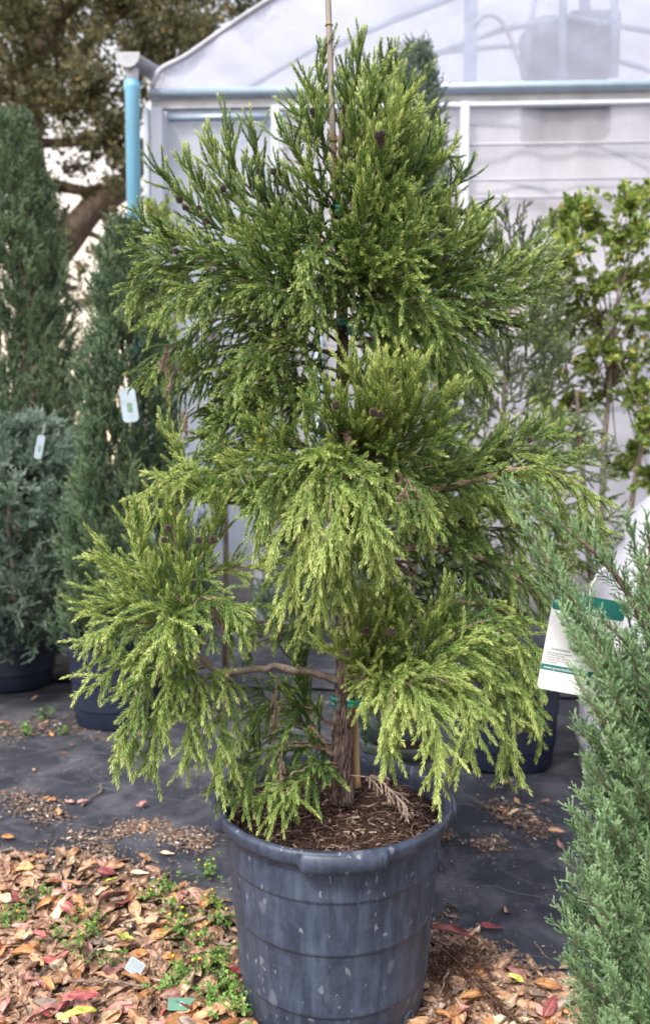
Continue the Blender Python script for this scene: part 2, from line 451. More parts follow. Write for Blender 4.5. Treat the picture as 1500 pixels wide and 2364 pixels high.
# ------------------------------------------------------------------ pots
def pot_mat(name, a, b2, scuff, splat):
    m, nt, b = new_mat(name)
    v = mapping(nt); vs = mapping(nt, (1, 1, .16)); 
    big = noise_n(nt, 5, 6, .65, v); st = noise_n(nt, 34, 6, .7, vs); sw = noise_n(nt, 14, 7, .75, v, .8)
    c = ramp(nt, big, [(.32, a), (.68, b2)])
    c = mixc(nt, ramp(nt, st, [(.44, (0, 0, 0)), (.78, (scuff, scuff, scuff))]), c, (.15, .20, .31))
    c = mixc(nt, ramp(nt, sw, [(.47, (0, 0, 0)), (.74, (scuff * .8,) * 3)]), c, (.12, .15, .225))
    if splat:
        for sc, th, off, amt in ((21, .12, 0, .26), (48, .17, 3, .34), (11, .12, 7, .14)):
            mp = N(nt, 'ShaderNodeMapping'); tc = N(nt, 'ShaderNodeTexCoord'); nt.links.new(tc.outputs['Object'], mp.inputs[0])
            mp.inputs['Location'].default_value = (off, off * .7, off * .3); mp.inputs['Scale'].default_value = (1, 1, .62 if sc != 34 else .5)
            dn = N(nt, 'ShaderNodeTexNoise'); dn.inputs['Scale'].default_value = sc * 2.4; nt.links.new(mp.outputs[0], dn.inputs['Vector'])
            dm = mixc(nt, .022, mp.outputs[0], dn.outputs['Color'])
            vo = N(nt, 'ShaderNodeTexVoronoi'); vo.inputs['Scale'].default_value = sc; nt.links.new(dm, vo.inputs['Vector'])
            sel = N(nt, 'ShaderNodeSeparateColor'); nt.links.new(vo.outputs['Color'], sel.inputs[0])
            g1 = N(nt, 'ShaderNodeMath', operation='GREATER_THAN'); nt.links.new(sel.outputs[0], g1.inputs[0]); g1.inputs[1].default_value = .58
            f1 = ramp(nt, vo.outputs['Distance'], [(th * .5, (amt,) * 3), (th, (amt * .8,) * 3), (th * 1.25, (0, 0, 0))])
            mu = N(nt, 'ShaderNodeMath', operation='MULTIPLY'); nt.links.new(f1, mu.inputs[0]); nt.links.new(g1.outputs[0], mu.inputs[1])
            c = mixc(nt, mu.outputs[0], c, (.42, .45, .52))
    nt.links.new(c, b.inputs['Base Color']); b.inputs['Roughness'].default_value = .48
    b.inputs['Specular IOR Level'].default_value = .45
    bump(nt, b, sw, .12, .002)
    return m
M_POT = pot_mat('weathered_pot_plastic', (.019, .027, .050), (.033, .047, .084), .42, True)
M_POTD = pot_mat('dark_pot_plastic', (.006, .012, .030), (.011, .020, .046), .05, False)
M_POTG = pot_mat('green_pot_plastic', (.030, .045, .035), (.055, .075, .058), .3, False)
M_SOIL = plain('potting_soil', (.038, .022, .017), .95, .1, 0, .6, 90, .8)
RT, RB, PH = .288, .230, .522
def pot_profile(rt, rb, h):
    """outer wall from the base up with three pressed bands, rolled rim, inner wall down to the floor"""
    pr = [(rb * .55, .012), (rb - .03, .004), (rb - .006, .0), (rb, .012)]
    def R_(z): return rb + (rt - .012 - rb) * (z / h)
    for z in (.10, .25, .375):
        pr += [(R_(z * h / .5) , z * h / .5 - .010), (R_(z * h / .5) + .0015, z * h / .5 - .003), (R_(z * h / .5) + .0055, z * h / .5 + .001), (R_(z * h / .5) + .0055, z * h / .5 + .006)]
        # the wall above each band is set back to the running taper
        pr += [(R_(z * h / .5 + .05) + .0030, z * h / .5 + .05)]
    zt = h - .055
    pr += [(R_(zt) + .001, zt), (R_(zt) + .004, zt + .012), (rt + .004, zt + .018), (rt + .009, zt + .026), (rt + .012, h - .010), (rt + .010, h - .003), (rt + .004, h),
           (rt - .003, h - .001), (rt - .007, h - .006), (rt - .012, h - .03), (rb - .01, .03), (0.001, .028)]
    return sorted(pr[:4], key=lambda q: 0) + pr[4:]
def pot_parts(root, mat, rt=RT, rb=RB, h=PH, soil_z=None, handles=(0,), holes=True, soil_amp=.012):
    b = MB(); b.lathe(pot_profile(rt, rb, h), 160)
    o = b.build('pot_wall', mat, root, True)
    for a0 in handles:
        a0 = math.radians(a0)
        hb = MB(); V = []; na = 40; half = math.radians(20.5)
        prof0 = [(rt + .0105, h - .004), (rt + .0105, h - .022), (rt + .006, h - .036), (rt - .004, h - .040)]
        prof1 = [(rt + .012, h - .0035), (rt + .021, h - .009), (rt + .021, h - .044), (rt - .002, h - .052)]
        for i in range(na + 1):
            f = -1 + 2 * i / na; k = min(1, max(0, (1 - abs(f)) / .16)); k = k * k * (3 - 2 * k)
            for (r0, z0), (r1, z1) in zip(prof0, prof1):
                r_ = r0 + (r1 - r0) * k; z_ = z0 + (z1 - z0) * k; a = a0 + f * half
                V.append((r_ * math.cos(a), r_ * math.sin(a), z_))
        n4 = 4
        Fc = [(i * n4 + j, (i + 1) * n4 + j, (i + 1) * n4 + j + 1, i * n4 + j + 1) for i in range(na) for j in range(n4 - 1)]
        hb.add(V, Fc); hb.build('handle', mat, root, True)
    if holes:
        for k in range(6):
            a = math.radians(-90 + 50 + 60 * k); ho = MB(); r_ = rb + .0035
            c = np.array((r_ * math.cos(a), r_ * math.sin(a), .035)); ou = np.array((math.cos(a), math.sin(a), 0)); si = np.array((-math.sin(a), math.cos(a), 0))
            V = []
            for rr, o_ in ((.021, 0), (.019, .004), (.014, .004), (.012, -.001)):
                for q in range(20):
                    x = 2 * math.pi * q / 20; V.append(c + ou * o_ + si * rr * math.cos(x) + UP * rr * math.sin(x))
            Fc = [(i * 20 + q, i * 20 + (q + 1) % 20, (i + 1) * 20 + (q + 1) % 20, (i + 1) * 20 + q) for i in range(3) for q in range(20)]
            Fc.append(tuple(60 + q for q in range(20)))
            ho.add(V, Fc); ho.build('drain_hole', mat, root, True)
    sz = h - .075 if soil_z is None else soil_z
    V = [(0, 0, sz + .035)]; nr, na = 46, 110; rr_ = rb + (rt - rb) * (sz / h) - .012
    for i in range(1, nr + 1):
        for k in range(na):
            a = 2 * math.pi * k / na; r_ = rr_ * i / nr; x, y = r_ * math.cos(a), r_ * math.sin(a)
            hgt = sz + .035 * (1 - (i / nr) ** 1.5) + soil_amp * noise.noise(Vector((x * 14, y * 14, 1))) + soil_amp * .7 * noise.noise(Vector((x * 55, y * 55, 4)))
            V.append((x, y, hgt))
    Fq = [(0, 1 + k, 1 + (k + 1) % na) for k in range(na)]
    Fq += [(1 + (i - 1) * na + k, 1 + i * na + k, 1 + i * na + (k + 1) % na, 1 + (i - 1) * na + (k + 1) % na) for i in range(1, nr) for k in range(na)]
    s = MB(); s.add(V, Fq); so = s.build('soil', M_SOIL, root, True)
    return sz

PX = .022
pot = empty('plant_pot', (PX, 0, .004), 'large weathered blue grey nursery pot with white scuffs, in the centre foreground', 'plant pot')
SZ = pot_parts(pot, M_POT, handles=(-86, -176, 4, 94), soil_z=PH - .058)
def soil_h(x, y):
    r_ = math.hypot(x, y) / (RB + (RT - RB) * (SZ / PH) - .012)
    return SZ + .035 * (1 - min(1, r_) ** 1.5)
M_ROOT = foliage_mat('root_fibre', [(0, (.032, .017, .013)), (.5, (.115, .068, .053)), (.85, (.32, .23, .18)), (1, (.46, .38, .31))], .05, .8)
fb = MB()
for i in range(2100):
    r_ = .262 * math.sqrt(R.random()); a = R.random() * 6.283; x, y = r_ * math.cos(a), r_ * math.sin(a)
    L_ = R.uniform(.012, .06) * (1.6 if R.random() < .08 else 1); d = R.random() * 6.283; c_ = R.normal(0, 16)
    pts = []; z = soil_h(x, y) + R.uniform(-.002, .012); tl = R.normal(0, .18)
    for q in range(6):
        pts.append((x, y, max(soil_h(x, y) - .003, z + R.normal(0, .0012)))); x += math.cos(d) * L_ / 5; y += math.sin(d) * L_ / 5; z += tl * L_ / 5; d += c_ * L_ / 5 + R.normal(0, .25)
        if math.hypot(x, y) > .263: break
    if len(pts) > 2: fb.tube(pts, R.uniform(.0004, .0013), 3, False, min(1, abs(R.normal(.3, .25))))
prop(fb.build('root_fibres', M_ROOT, pot), kind='stuff')
cb = MB()
for i in range(620):
    r_ = .258 * math.sqrt(R.random()); a = R.random() * 6.283; x, y = r_ * math.cos(a), r_ * math.sin(a)
    q = MB(); q.box((0, 0, 0), (R.uniform(.004, .022), R.uniform(.002, .008), R.uniform(.001, .004)), 0, .001)
    V = np.array(q.v); ax, az = R.normal(0, .35), R.random() * 6.28
    V = V @ np.array([[math.cos(az), math.sin(az), 0], [-math.sin(az), math.cos(az), 0], [0, 0, 1]]) @ np.array([[1, 0, 0], [0, math.cos(ax), math.sin(ax)], [0, -math.sin(ax), math.cos(ax)]])
    cb.add(V + np.array((x, y, soil_h(x, y) + R.uniform(.002, .009))), q.f, min(1, abs(R.normal(.55, .35))))
prop(cb.build('bark_chips', M_ROOT, pot), kind='stuff')

# background pots: one built, the others copies of it and its parts
bp0 = empty('plant_pot', (0, 0, 0), 'x', 'plant pot', 'dark pots standing behind the centre pot')
pot_parts(bp0, M_POTD, rt=.27, rb=.22, h=.48, handles=(-86, 94), holes=False)
def bg_pot(x, y, label, first=False, rz=0.0, z=.02, sc=1.0):
    o = bp0 if first else bp0.copy()
    if not first:
        COL.objects.link(o)
        for ch in list(bp0.children):
            c = ch.copy(); COL.objects.link(c); c.parent = o
    o.location = (x, y, z); o.rotation_euler = (0, 0, rz); o.scale = (sc,) * 3; o['label'] = label
    return o
POT_L = P(275, 1600, 2.1); POT_L0 = P(35, 1540, 2.75); POT_R = P(1160, 1700, 1.55)
bg_pot(POT_L[0], 2.1, 'dark pot left of the centre pot, under the tag-bearing conifer', True)
bg_pot(POT_L0[0], 2.75, 'darkest pot cut by the left edge, holding the blue grey spreading juniper', rz=1.0)
bg_pot(POT_R[0], 1.55, 'dark blue pot behind the hanging fronds right of the centre pot', rz=2.0)
gp_x = P(925, 1690, .8)[0]
gpot = empty('plant_pot', (gp_x, .80, .012), 'small dull green pot standing directly behind the centre pot', 'plant pot')
pot_parts(gpot, M_POTG, rt=.150, rb=.12, h=.385, handles=(), holes=False)

# ------------------------------------------------------------------ main tree
TR = [(789, 1850), (790, 1700), (797, 1560), (796, 1400), (790, 1250), (786, 1100), (786, 960), (790, 850), (791, 740), (786, 640), (780, 520), (782, 400), (790, 280), (800, 190)]
trunk_c = smooth_curve([P(a, b, .0) for a, b in TR], 260)
tz = trunk_c[:, 2]
def trunk_at(py):
    z = P(790, py, 0)[2]
    return np.array([np.interp(z, tz, trunk_c[:, k]) for k in range(3)])
tree = empty('conifer_tree', tuple(trunk_c[0]), 'tall feathery green cedar with drooping sprays growing in the blue grey centre pot', 'tree')
TO = np.array(trunk_c[0])
def build_trunk():
    n = 64; V = []; m = len(trunk_c)
    for i, c in enumerate(trunk_c):
        f = i / (m - 1); rad = .0240 * (1 - f) ** 1.05 + .003; rad *= 1 + .10 * math.exp(-f * 60)
        for k in range(n):
            a = 2 * math.pi * k / n; ca, sa = math.cos(a), math.sin(a)
            q = Vector((ca * 3.2, sa * 3.2, c[2] * 16)); q2 = Vector((ca * 7, sa * 7, c[2] * 34))
            rg = abs(noise.noise(q)) * 2; fl = noise.noise(q2); fl = math.copysign(min(1, abs(fl) * 4), fl)
            rr = rad * (1 + .17 * (min(1, rg * 2.4) - .6) + .055 * fl)
            V.append((c[0] + rr * ca, c[1] + rr * sa, c[2]))
    V = np.array(V) - TO
    Fc = [(i * n + k, i * n + (k + 1) % n, (i + 1) * n + (k + 1) % n, (i + 1) * n + k) for i in range(m - 1) for k in range(n)]
    link('trunk', mesh_np('trunk', V, Fc, False), tree, M_BARK)
build_trunk()

U_, D_, O_ = 'up', 'droop', 'out'
# (height on trunk in px, [(px,py,Y)...], mode, lateral length, tint, extra dict)
BR = [
 # crown
 (330, [(742, 240, .02), (738, 118, .02)], U_, .06, .36, {}),
 (350, [(800, 235, .03), (800, 165, .04)], U_, .055, .36, {}),
 (330, [(822, 190, -.02), (832, 118, -.02)], U_, .085, .38, {}),
 (400, [(862, 230, .02), (905, 145, .02)], U_, .125, .36, {}),
 (430, [(890, 300, .10), (955, 205, .08)], U_, .13, .34, {}),
 (380, [(735, 290, -.05), (712, 195, -.05)], U_, .08, .38, {}),
 (430, [(730, 340, -.08), (692, 250, -.08)], U_, .09, .40, {}),
 (470, [(720, 410, -.08), (655, 310, -.10)], U_, .09, .40, {}),
 (420, [(830, 330, -.14), (850, 215, -.18)], U_, .09, .52, {}),
 (450, [(880, 350, -.16), (930, 235, -.20)], U_, .11, .58, {}),
 (480, [(860, 420, -.20), (870, 320, -.26)], U_, .11, .44, {}),
 (500, [(920, 430, -.12), (1000, 340, -.12)], U_, .14, .40, {}),
 (520, [(940, 450, .0), (1010, 370, .0), (1030, 350, .0)], U_, .11, .36, {}),
 (560, [(940, 500, .1), (1030, 450, .12), (1075, 395, .12)], U_, .085, .25, {}),
 (520, [(820, 470, -.15), (845, 370, -.22)], U_, .10, .42, {}),
 (540, [(850, 500, -.2), (930, 430, -.28)], O_, .12, .44, {}),
 (560, [(900, 520, -.15), (1000, 460, -.2)], O_, .12, .40, {}),
 (500, [(740, 450, -.1), (700, 400, -.15)], U_, .08, .42, {}),
 (420, [(810, 320, .08), (840, 230, .1)], U_, .10, .32, {}),
 (400, [(840, 280, -.08), (865, 170, -.12)], U_, .11, .42, {}),
 (440, [(880, 340, -.10), (925, 230, -.12)], U_, .12, .44, {}),
 (500, [(900, 400, -.04), (975, 280, -.04)], U_, .12, .38, {}),
 (580, [(830, 560, -.2), (850, 450, -.28)], U_, .11, .42, {}),
 (620, [(900, 600, -.22), (980, 520, -.28)], O_, .12, .44, {}),
 (650, [(650, 620, -.14), (560, 560, -.2)], O_, .12, .42, {}),
 (640, [(600, 560, .02), (490, 470, .02), (430, 380, .02)], U_, .11, .44, {}),
 (700, [(690, 680, -.16), (610, 660, -.24)], D_, .10, .44, {}),
 (820, [(700, 800, -.10), (620, 810, -.16), (540, 870, -.18)], D_, .12, .44, {}),
 (900, [(720, 880, -.08), (640, 880, -.12), (560, 930, -.14)], D_, .12, .42, {}),
 (960, [(700, 940, -.08), (600, 940, -.12), (500, 990, -.14)], O_, .11, .40, {}),
 (1050, [(640, 1030, -.04), (540, 1040, -.04), (450, 1080, -.04)], D_, .11, .38, {}),
 (1300, [(740, 1300, -.06), (690, 1340, -.1), (640, 1420, -.1)], D_, .09, .34, {}),
 # left shoulder
 (640, [(640, 560, .0), (530, 430, .0), (475, 335, .0)], U_, .12, .52, {}),
 (600, [(660, 500, .03), (600, 400, .03), (590, 300, .03)], U_, .085, .33, {}),
 (610, [(640, 500, .0), (550, 400, .0), (520, 290, .0)], U_, .085, .33, {}),
 (640, [(560, 560, -.04), (440, 470, -.04), (370, 400, -.04)], U_, .09, .38, {}),
 (660, [(530, 590, .0), (400, 550, .0), (308, 510, .0)], O_, .10, .36, {}),
 (690, [(560, 630, -.06), (420, 610, -.08), (305, 688, -.08)], D_, .13, .46, {}),
 (700, [(600, 640, -.1), (470, 600, -.12), (345, 590, -.12)], O_, .12, .42, {}),
 (560, [(700, 470, .0), (640, 400, .0)], U_, .07, .38, {}),
 (600, [(700, 560, -.05), (620, 500, -.08)], O_, .10, .38, {}),
 (720, [(620, 660, -.12), (490, 650, -.16), (370, 720, -.16)], D_, .13, .46, {}),
 (790, [(660, 730, -.05), (500, 740, -.06), (350, 855, -.06)], D_, .14, .42, {}),
 (830, [(660, 780, -.02), (540, 800, -.02), (430, 900, -.02)], D_, .13, .36, {}),
 (860, [(700, 840, .02), (580, 870, .02), (470, 950, .02)], D_, .11, .32, {}),
 (905, [(660, 900, .05), (560, 930, .05), (460, 1010, .05)], O_, .10, .30, {}),
 (930, [(700, 930, .08), (600, 980, .1), (520, 1060, .1)], D_, .11, .28, {}),
 (760, [(620, 700, .1), (480, 680, .15), (400, 640, .15)], O_, .12, .28, {}),
 # front upper centre
 (570, [(740, 560, -.18), (700, 640, -.27)], D_, .10, .52, {}),
 (600, [(850, 590, -.2), (900, 550, -.28)], O_, .12, .44, {}),
 (620, [(760, 640, -.18), (720, 720, -.24)], D_, .09, .40, {}),
 (640, [(870, 640, -.18), (930, 640, -.28)], O_, .12, .42, {}),
 (560, [(720, 540, -.1), (640, 560, -.15)], O_, .10, .42, {}),
 (700, [(850, 690, -.15), (900, 720, -.22)], D_, .10, .38, {}),
 # right upper
 (640, [(900, 600, -.05), (1020, 600, -.08), (1050, 500, -.08)], U_, .14, .50, {}),
 (650, [(920, 610, -.02), (1060, 600, -.04), (1100, 520, -.04)], U_, .12, .36, {}),
 (610, [(920, 530, .1), (1050, 500, .1), (1130, 485, .1)], O_, .08, .26, {}),
 (680, [(930, 650, -.05), (1110, 650, -.08), (1250, 600, -.08)], O_, .13, .42, {}),
 (690, [(930, 660, -.0), (1120, 640, .0), (1225, 575, .0)], O_, .12, .38, {}),
 (710, [(950, 690, -.08), (1120, 700, -.1), (1240, 660, -.1)], O_, .13, .40, {}),
 (740, [(950, 720, .0), (1080, 740, .0), (1190, 745, .0)], O_, .12, .32, {}),
 (770, [(920, 740, -.08), (1030, 770, -.1), (1115, 880, -.1)], D_, .12, .40, {}),
 (790, [(900, 770, -.15), (980, 760, -.25), (985, 830, -.25)], D_, .11, .50, {}),
 (740, [(880, 720, -.18), (960, 690, -.28), (1010, 730, -.28)], D_, .12, .42, {}),
 (800, [(900, 800, .02), (1000, 830, .02), (1060, 900, .02)], D_, .11, .34, {}),
 # centre lime tuft
 (1080, [(830, 990, -.22), (815, 850, -.30)], U_, .10, .55, {}),
 (1080, [(860, 980, -.25), (880, 860, -.34)], U_, .11, .56, {}),
 (1080, [(900, 990, -.25), (950, 870, -.33)], U_, .12, .56, {}),
 (1090, [(930, 1010, -.22), (1020, 920, -.28)], U_, .12, .50, {}),
 (1090, [(920, 1040, -.2), (1030, 1010, -.28)], O_, .12, .44, {}),
 (1080, [(780, 990, -.2), (745, 920, -.26)], U_, .09, .48, {}),
 # centre left
 (1090, [(690, 1020, -.18), (590, 1000, -.25)], O_, .11, .46, {}),
 (1110, [(680, 1060, -.2), (560, 1070, -.28)], O_, .12, .50, {}),
 (1160, [(620, 1110, -.1), (450, 1090, -.12), (325, 1140, -.12)], D_, .10, .58, {}),
 (1180, [(560, 1160, -.05), (450, 1120, -.05), (385, 995, -.05)], U_, .075, .48, {}),
 (1180, [(600, 1150, -.1), (470, 1140, -.12), (400, 1150, -.12)], U_, .09, .52, {}),
 # centre droop
 (1090, [(740, 1070, -.28), (700, 1180, -.36), (665, 1370, -.35)], D_, .12, .60, {}),
 (1090, [(770, 1080, -.30), (760, 1220, -.40), (740, 1370, -.38)], D_, .12, .58, {}),
 (1090, [(830, 1090, -.30), (850, 1190, -.40), (880, 1290, -.38)], D_, .12, .55, {}),
 (1100, [(690, 1090, -.25), (620, 1140, -.32), (600, 1220, -.32)], D_, .12, .52, {}),
 (1100, [(900, 1090, -.22), (960, 1140, -.30), (1000, 1230, -.30)], D_, .12, .46, {}),
 (1120, [(800, 1110, -.25), (800, 1220, -.34), (790, 1400, -.30)], D_, .11, .50, {}),
 (1180, [(840, 1200, -.18), (880, 1300, -.26), (930, 1400, -.26)], D_, .11, .42, {}),
 (1250, [(760, 1280, -.1), (730, 1380, -.18), (700, 1460, -.2)], D_, .09, .46, {}),
 (880, [(820, 880, -.12), (860, 900, -.2)], O_, .09, .44, {}),
 (700, [(800, 660, -.12), (830, 640, -.2)], O_, .10, .44, {}),
 (760, [(740, 740, -.08), (690, 760, -.14)], D_, .07, .42, {}),
 # right middle
 (1175, [(925, 1148, -.12), (1070, 1115, -.14), (1240, 1080, -.14), (1385, 1150, -.14)], D_, .13, .50, dict(t0=.28, bark=.013)),
 (1130, [(980, 1080, -.08), (1120, 1050, -.08), (1285, 1000, -.08)], O_, .12, .50, {}),
 (1150, [(1000, 1100, .0), (1150, 1060, .0), (1240, 985, .0)], U_, .10, .36, {}),
 (1150, [(1020, 1110, .02), (1200, 1080, .02), (1350, 1060, .02)], O_, .11, .36, {}),
 (1200, [(1020, 1170, -.05), (1200, 1170, -.05), (1380, 1220, -.05)], D_, .13, .44, {}),
 (1240, [(1020, 1210, -.02), (1180, 1230, -.02), (1320, 1300, -.02)], D_, .13, .38, {}),
 (1275, [(900, 1268, -.08), (1030, 1268, -.08), (1160, 1310, -.08), (1260, 1400, -.08)], D_, .13, .32, dict(t0=.4, bark=.012)),
 (1290, [(950, 1300, .05), (1090, 1330, .08), (1190, 1400, .08)], D_, .13, .22, {}),
 # lower left
 (1575, [(720, 1552, -.03), (620, 1542, -.07), (510, 1550, -.11), (442, 1490, -.14), (425, 1350, -.14), (395, 1180, -.14)], U_, .11, .52, dict(t0=.62, bark=.0115, grey=1)),
 (None, [(440, 1480, -.14), (350, 1350, -.16), (222, 1280, -.16)], O_, .105, .58, {}),
 (None, [(425, 1400, -.14), (330, 1280, -.14), (310, 1200, -.14)], U_, .09, .52, {}),
 (None, [(440, 1480, -.14), (320, 1390, -.20), (215, 1405, -.22)], O_, .11, .58, {}),
 (None, [(440, 1490, -.14), (310, 1430, -.24), (212, 1490, -.28)], D_, .10, .58, {}),
 (None, [(450, 1510, -.14), (320, 1510, -.24), (225, 1570, -.28)], D_, .09, .58, {}),
 (None, [(460, 1530, -.14), (360, 1560, -.26), (275, 1740, -.30)], D_, .11, .54, {}),
 (None, [(470, 1540, -.14), (400, 1580, -.24), (345, 1760, -.26)], D_, .10, .50, {}),
 (None, [(500, 1555, -.12), (460, 1590, -.22), (440, 1750, -.24)], D_, .10, .56, {}),
 (None, [(530, 1555, -.12), (520, 1600, -.20), (505, 1790, -.22)], D_, .10, .56, {}),
 (None, [(425, 1380, -.14), (470, 1270, -.14), (510, 1180, -.16)], U_, .09, .54, {}),
 (None, [(430, 1420, -.14), (480, 1380, -.2), (590, 1420, -.24)], D_, .10, .50, {}),
 (None, [(425, 1350, -.14), (520, 1310, -.14), (655, 1305, -.16)], O_, .07, .58, {}),
 (None, [(430, 1400, .0), (360, 1330, .05), (280, 1320, .05)], O_, .11, .36, {}),
 (None, [(460, 1500, -.05), (500, 1420, -.02), (570, 1480, .0)], D_, .11, .32, {}),
 (None, [(430, 1440, -.16), (390, 1420, -.26), (370, 1500, -.32)], D_, .12, .56, {}),
 # low dark fronds left of trunk
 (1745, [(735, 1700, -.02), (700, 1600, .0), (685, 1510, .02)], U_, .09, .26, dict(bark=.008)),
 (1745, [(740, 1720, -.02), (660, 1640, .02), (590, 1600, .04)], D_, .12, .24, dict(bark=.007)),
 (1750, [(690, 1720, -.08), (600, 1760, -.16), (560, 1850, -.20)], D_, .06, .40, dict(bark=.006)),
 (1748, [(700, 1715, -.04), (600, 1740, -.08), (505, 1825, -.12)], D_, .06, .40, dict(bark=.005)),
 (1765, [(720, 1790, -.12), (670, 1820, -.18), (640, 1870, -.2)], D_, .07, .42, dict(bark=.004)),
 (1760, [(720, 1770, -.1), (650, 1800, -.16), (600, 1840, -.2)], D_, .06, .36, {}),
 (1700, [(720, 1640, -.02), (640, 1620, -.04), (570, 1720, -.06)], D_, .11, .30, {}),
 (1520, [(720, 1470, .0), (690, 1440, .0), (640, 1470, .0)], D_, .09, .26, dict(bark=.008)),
 # lower right
 (1560, [(850, 1500, -.20), (835, 1390, -.28)], U_, .10, .55, {}),
 (1560, [(880, 1490, -.22), (905, 1385, -.30)], U_, .10, .54, {}),
 (1560, [(830, 1530, -.22), (755, 1490, -.30)], U_, .08, .54, {}),
 (1560, [(860, 1545, -.18), (930, 1570, -.25), (1010, 1540, -.28), (1110, 1480, -.28)], D_, .12, .54, dict(bark=.011, t0=.4)),
 (1560, [(880, 1560, -.22), (860, 1575, -.30)], O_, .06, .56, {}),
 (1560, [(930, 1560, -.25), (1080, 1500, -.28), (1220, 1620, -.28)], D_, .12, .50, {}),
 (1560, [(960, 1540, -.22), (1110, 1430, -.22), (1200, 1500, -.22), (1240, 1700, -.22)], D_, .12, .44, {}),
 (1560, [(940, 1560, -.28), (1080, 1600, -.34), (1070, 1760, -.36)], D_, .10, .60, {}),
 (1560, [(920, 1570, -.30), (990, 1640, -.38), (1015, 1820, -.40)], D_, .095, .62, {}),
 (1560, [(900, 1580, -.28), (900, 1650, -.36), (905, 1750, -.36)], D_, .09, .58, {}),
 (1560, [(980, 1560, -.2), (1120, 1580, -.25), (1190, 1790, -.28)], D_, .10, .52, {}),
 (1560, [(940, 1530, -.2), (1000, 1450, -.25), (1020, 1390, -.28)], U_, .09, .42, {}),
 (1450, [(960, 1420, -.05), (1080, 1390, -.08), (1190, 1420, -.08)], D_, .12, .42, dict(bark=.012, t0=.4)),
 (1450, [(980, 1430, .0), (1110, 1450, .0), (1240, 1560, .0)], D_, .13, .30, {}),
 (1400, [(900, 1380, .1), (1020, 1400, .15), (1110, 1500, .15)], D_, .12, .22, {}),
 # rear fill
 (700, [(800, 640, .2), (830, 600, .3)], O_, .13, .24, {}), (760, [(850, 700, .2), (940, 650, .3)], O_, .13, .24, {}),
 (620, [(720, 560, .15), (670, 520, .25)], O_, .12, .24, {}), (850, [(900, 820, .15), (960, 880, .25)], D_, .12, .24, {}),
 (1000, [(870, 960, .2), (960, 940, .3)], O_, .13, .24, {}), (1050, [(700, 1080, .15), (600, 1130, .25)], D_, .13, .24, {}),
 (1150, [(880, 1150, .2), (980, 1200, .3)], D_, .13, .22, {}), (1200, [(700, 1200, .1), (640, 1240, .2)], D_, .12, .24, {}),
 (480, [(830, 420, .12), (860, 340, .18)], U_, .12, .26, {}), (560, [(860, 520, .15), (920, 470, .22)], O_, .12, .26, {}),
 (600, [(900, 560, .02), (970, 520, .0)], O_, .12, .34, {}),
]
CONES = [(508, 448), (488, 454), (465, 482), (412, 474), (418, 494), (476, 523), (612, 383), (600, 402), (626, 402), (720, 268), (886, 318), (884, 342), (850, 955), (880, 967), (388, 1224), (446, 1246),
         (500, 1244), (1028, 602), (846, 1454), (904, 1458), (806, 1502), (1216, 1012), (410, 578), (868, 322), (366, 1240), (784, 930)]
def cone_mesh():
    V = []; Fc = []; tv = []
    n = 46
    for i in range(n):
        z = 1 - 2 * (i + .5) / n; a = i * 2.39996; s = math.sqrt(1 - z * z)
        d = np.array((s * math.cos(a), s * math.sin(a), z)); u = nrm(np.cross(d, (0.1, .2, 1))); v = np.cross(d, u)
        r0, r1 = .0045, .0086; w_ = .0015; o = len(V)
        V += [d * r0 + u * w_, d * r0 + v * w_, d * r0 - u * w_, d * r0 - v * w_, d * r1 + u * w_ * .8 + v * .0004, d * r1 * 1.06 + v * w_ * .9, d * r1 - u * w_ * .8, d * r1 * .97 - v * w_ * .7]
        Fc += [(o, o + 1, o + 5, o + 4), (o + 1, o + 2, o + 6, o + 5), (o + 2, o + 3, o + 7, o + 6), (o + 3, o, o + 4, o + 7), (o + 4, o + 5, o + 6, o + 7)]
        tv += [.1] * 4 + [.5, .8, .5, .5]
    return V, Fc, tv
M_CONE = foliage_mat('cone_scales', [(0, (.006, .004, .004)), (.5, (.08, .06, .055)), (1, (.34, .30, .28))], 0, .8)
cone_me = mesh_np('cone', *cone_mesh()[:2], False, cone_mesh()[2]); cone_me.materials.append(M_CONE)
MODE = {U_: dict(ang=33, g=.65, rang=22, rl=.084, rstep=.0180, step=.0160), O_: dict(ang=42, g=.12, rang=30, rl=.076, rstep=.0185, step=.0175), D_: dict(ang=44, g=-.85, g2=-.5, rang=31, rl=.086, rstep=.0190, step=.0175)}
branches = []
for bi, (py, ctrl, mode, Lm, tint, ex) in enumerate(BR):
    pts = [P(*c) for c in ctrl]
    if py is not None: pts = [trunk_at(py)] + pts
    cv = smooth_curve(pts, 30)
    cv[1:-1] += R.normal(0, .0025, (28, 3))
    kw = dict(MODE[mode]); bark = ex.get('bark', .0042)
    t0 = ex.get('t0', .20 if py is not None else .08)
    b = MB(); rad = bark * np.linspace(1, .22, 30) ** .9
    rad = rad * (1 + .10 * R.normal(0, 1, 30)); b.tube(cv, rad, 9, True); bo = b.build('branch', M_GREYB if 'grey' in ex else M_TWIG, tree, True, off=TO)
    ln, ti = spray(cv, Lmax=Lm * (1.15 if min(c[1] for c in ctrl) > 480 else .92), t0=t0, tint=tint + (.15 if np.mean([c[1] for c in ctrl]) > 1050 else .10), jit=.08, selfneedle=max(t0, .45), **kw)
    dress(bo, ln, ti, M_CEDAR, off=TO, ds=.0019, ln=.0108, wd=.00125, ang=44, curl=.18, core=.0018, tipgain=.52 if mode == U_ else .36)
    branches.append((bo, cv))
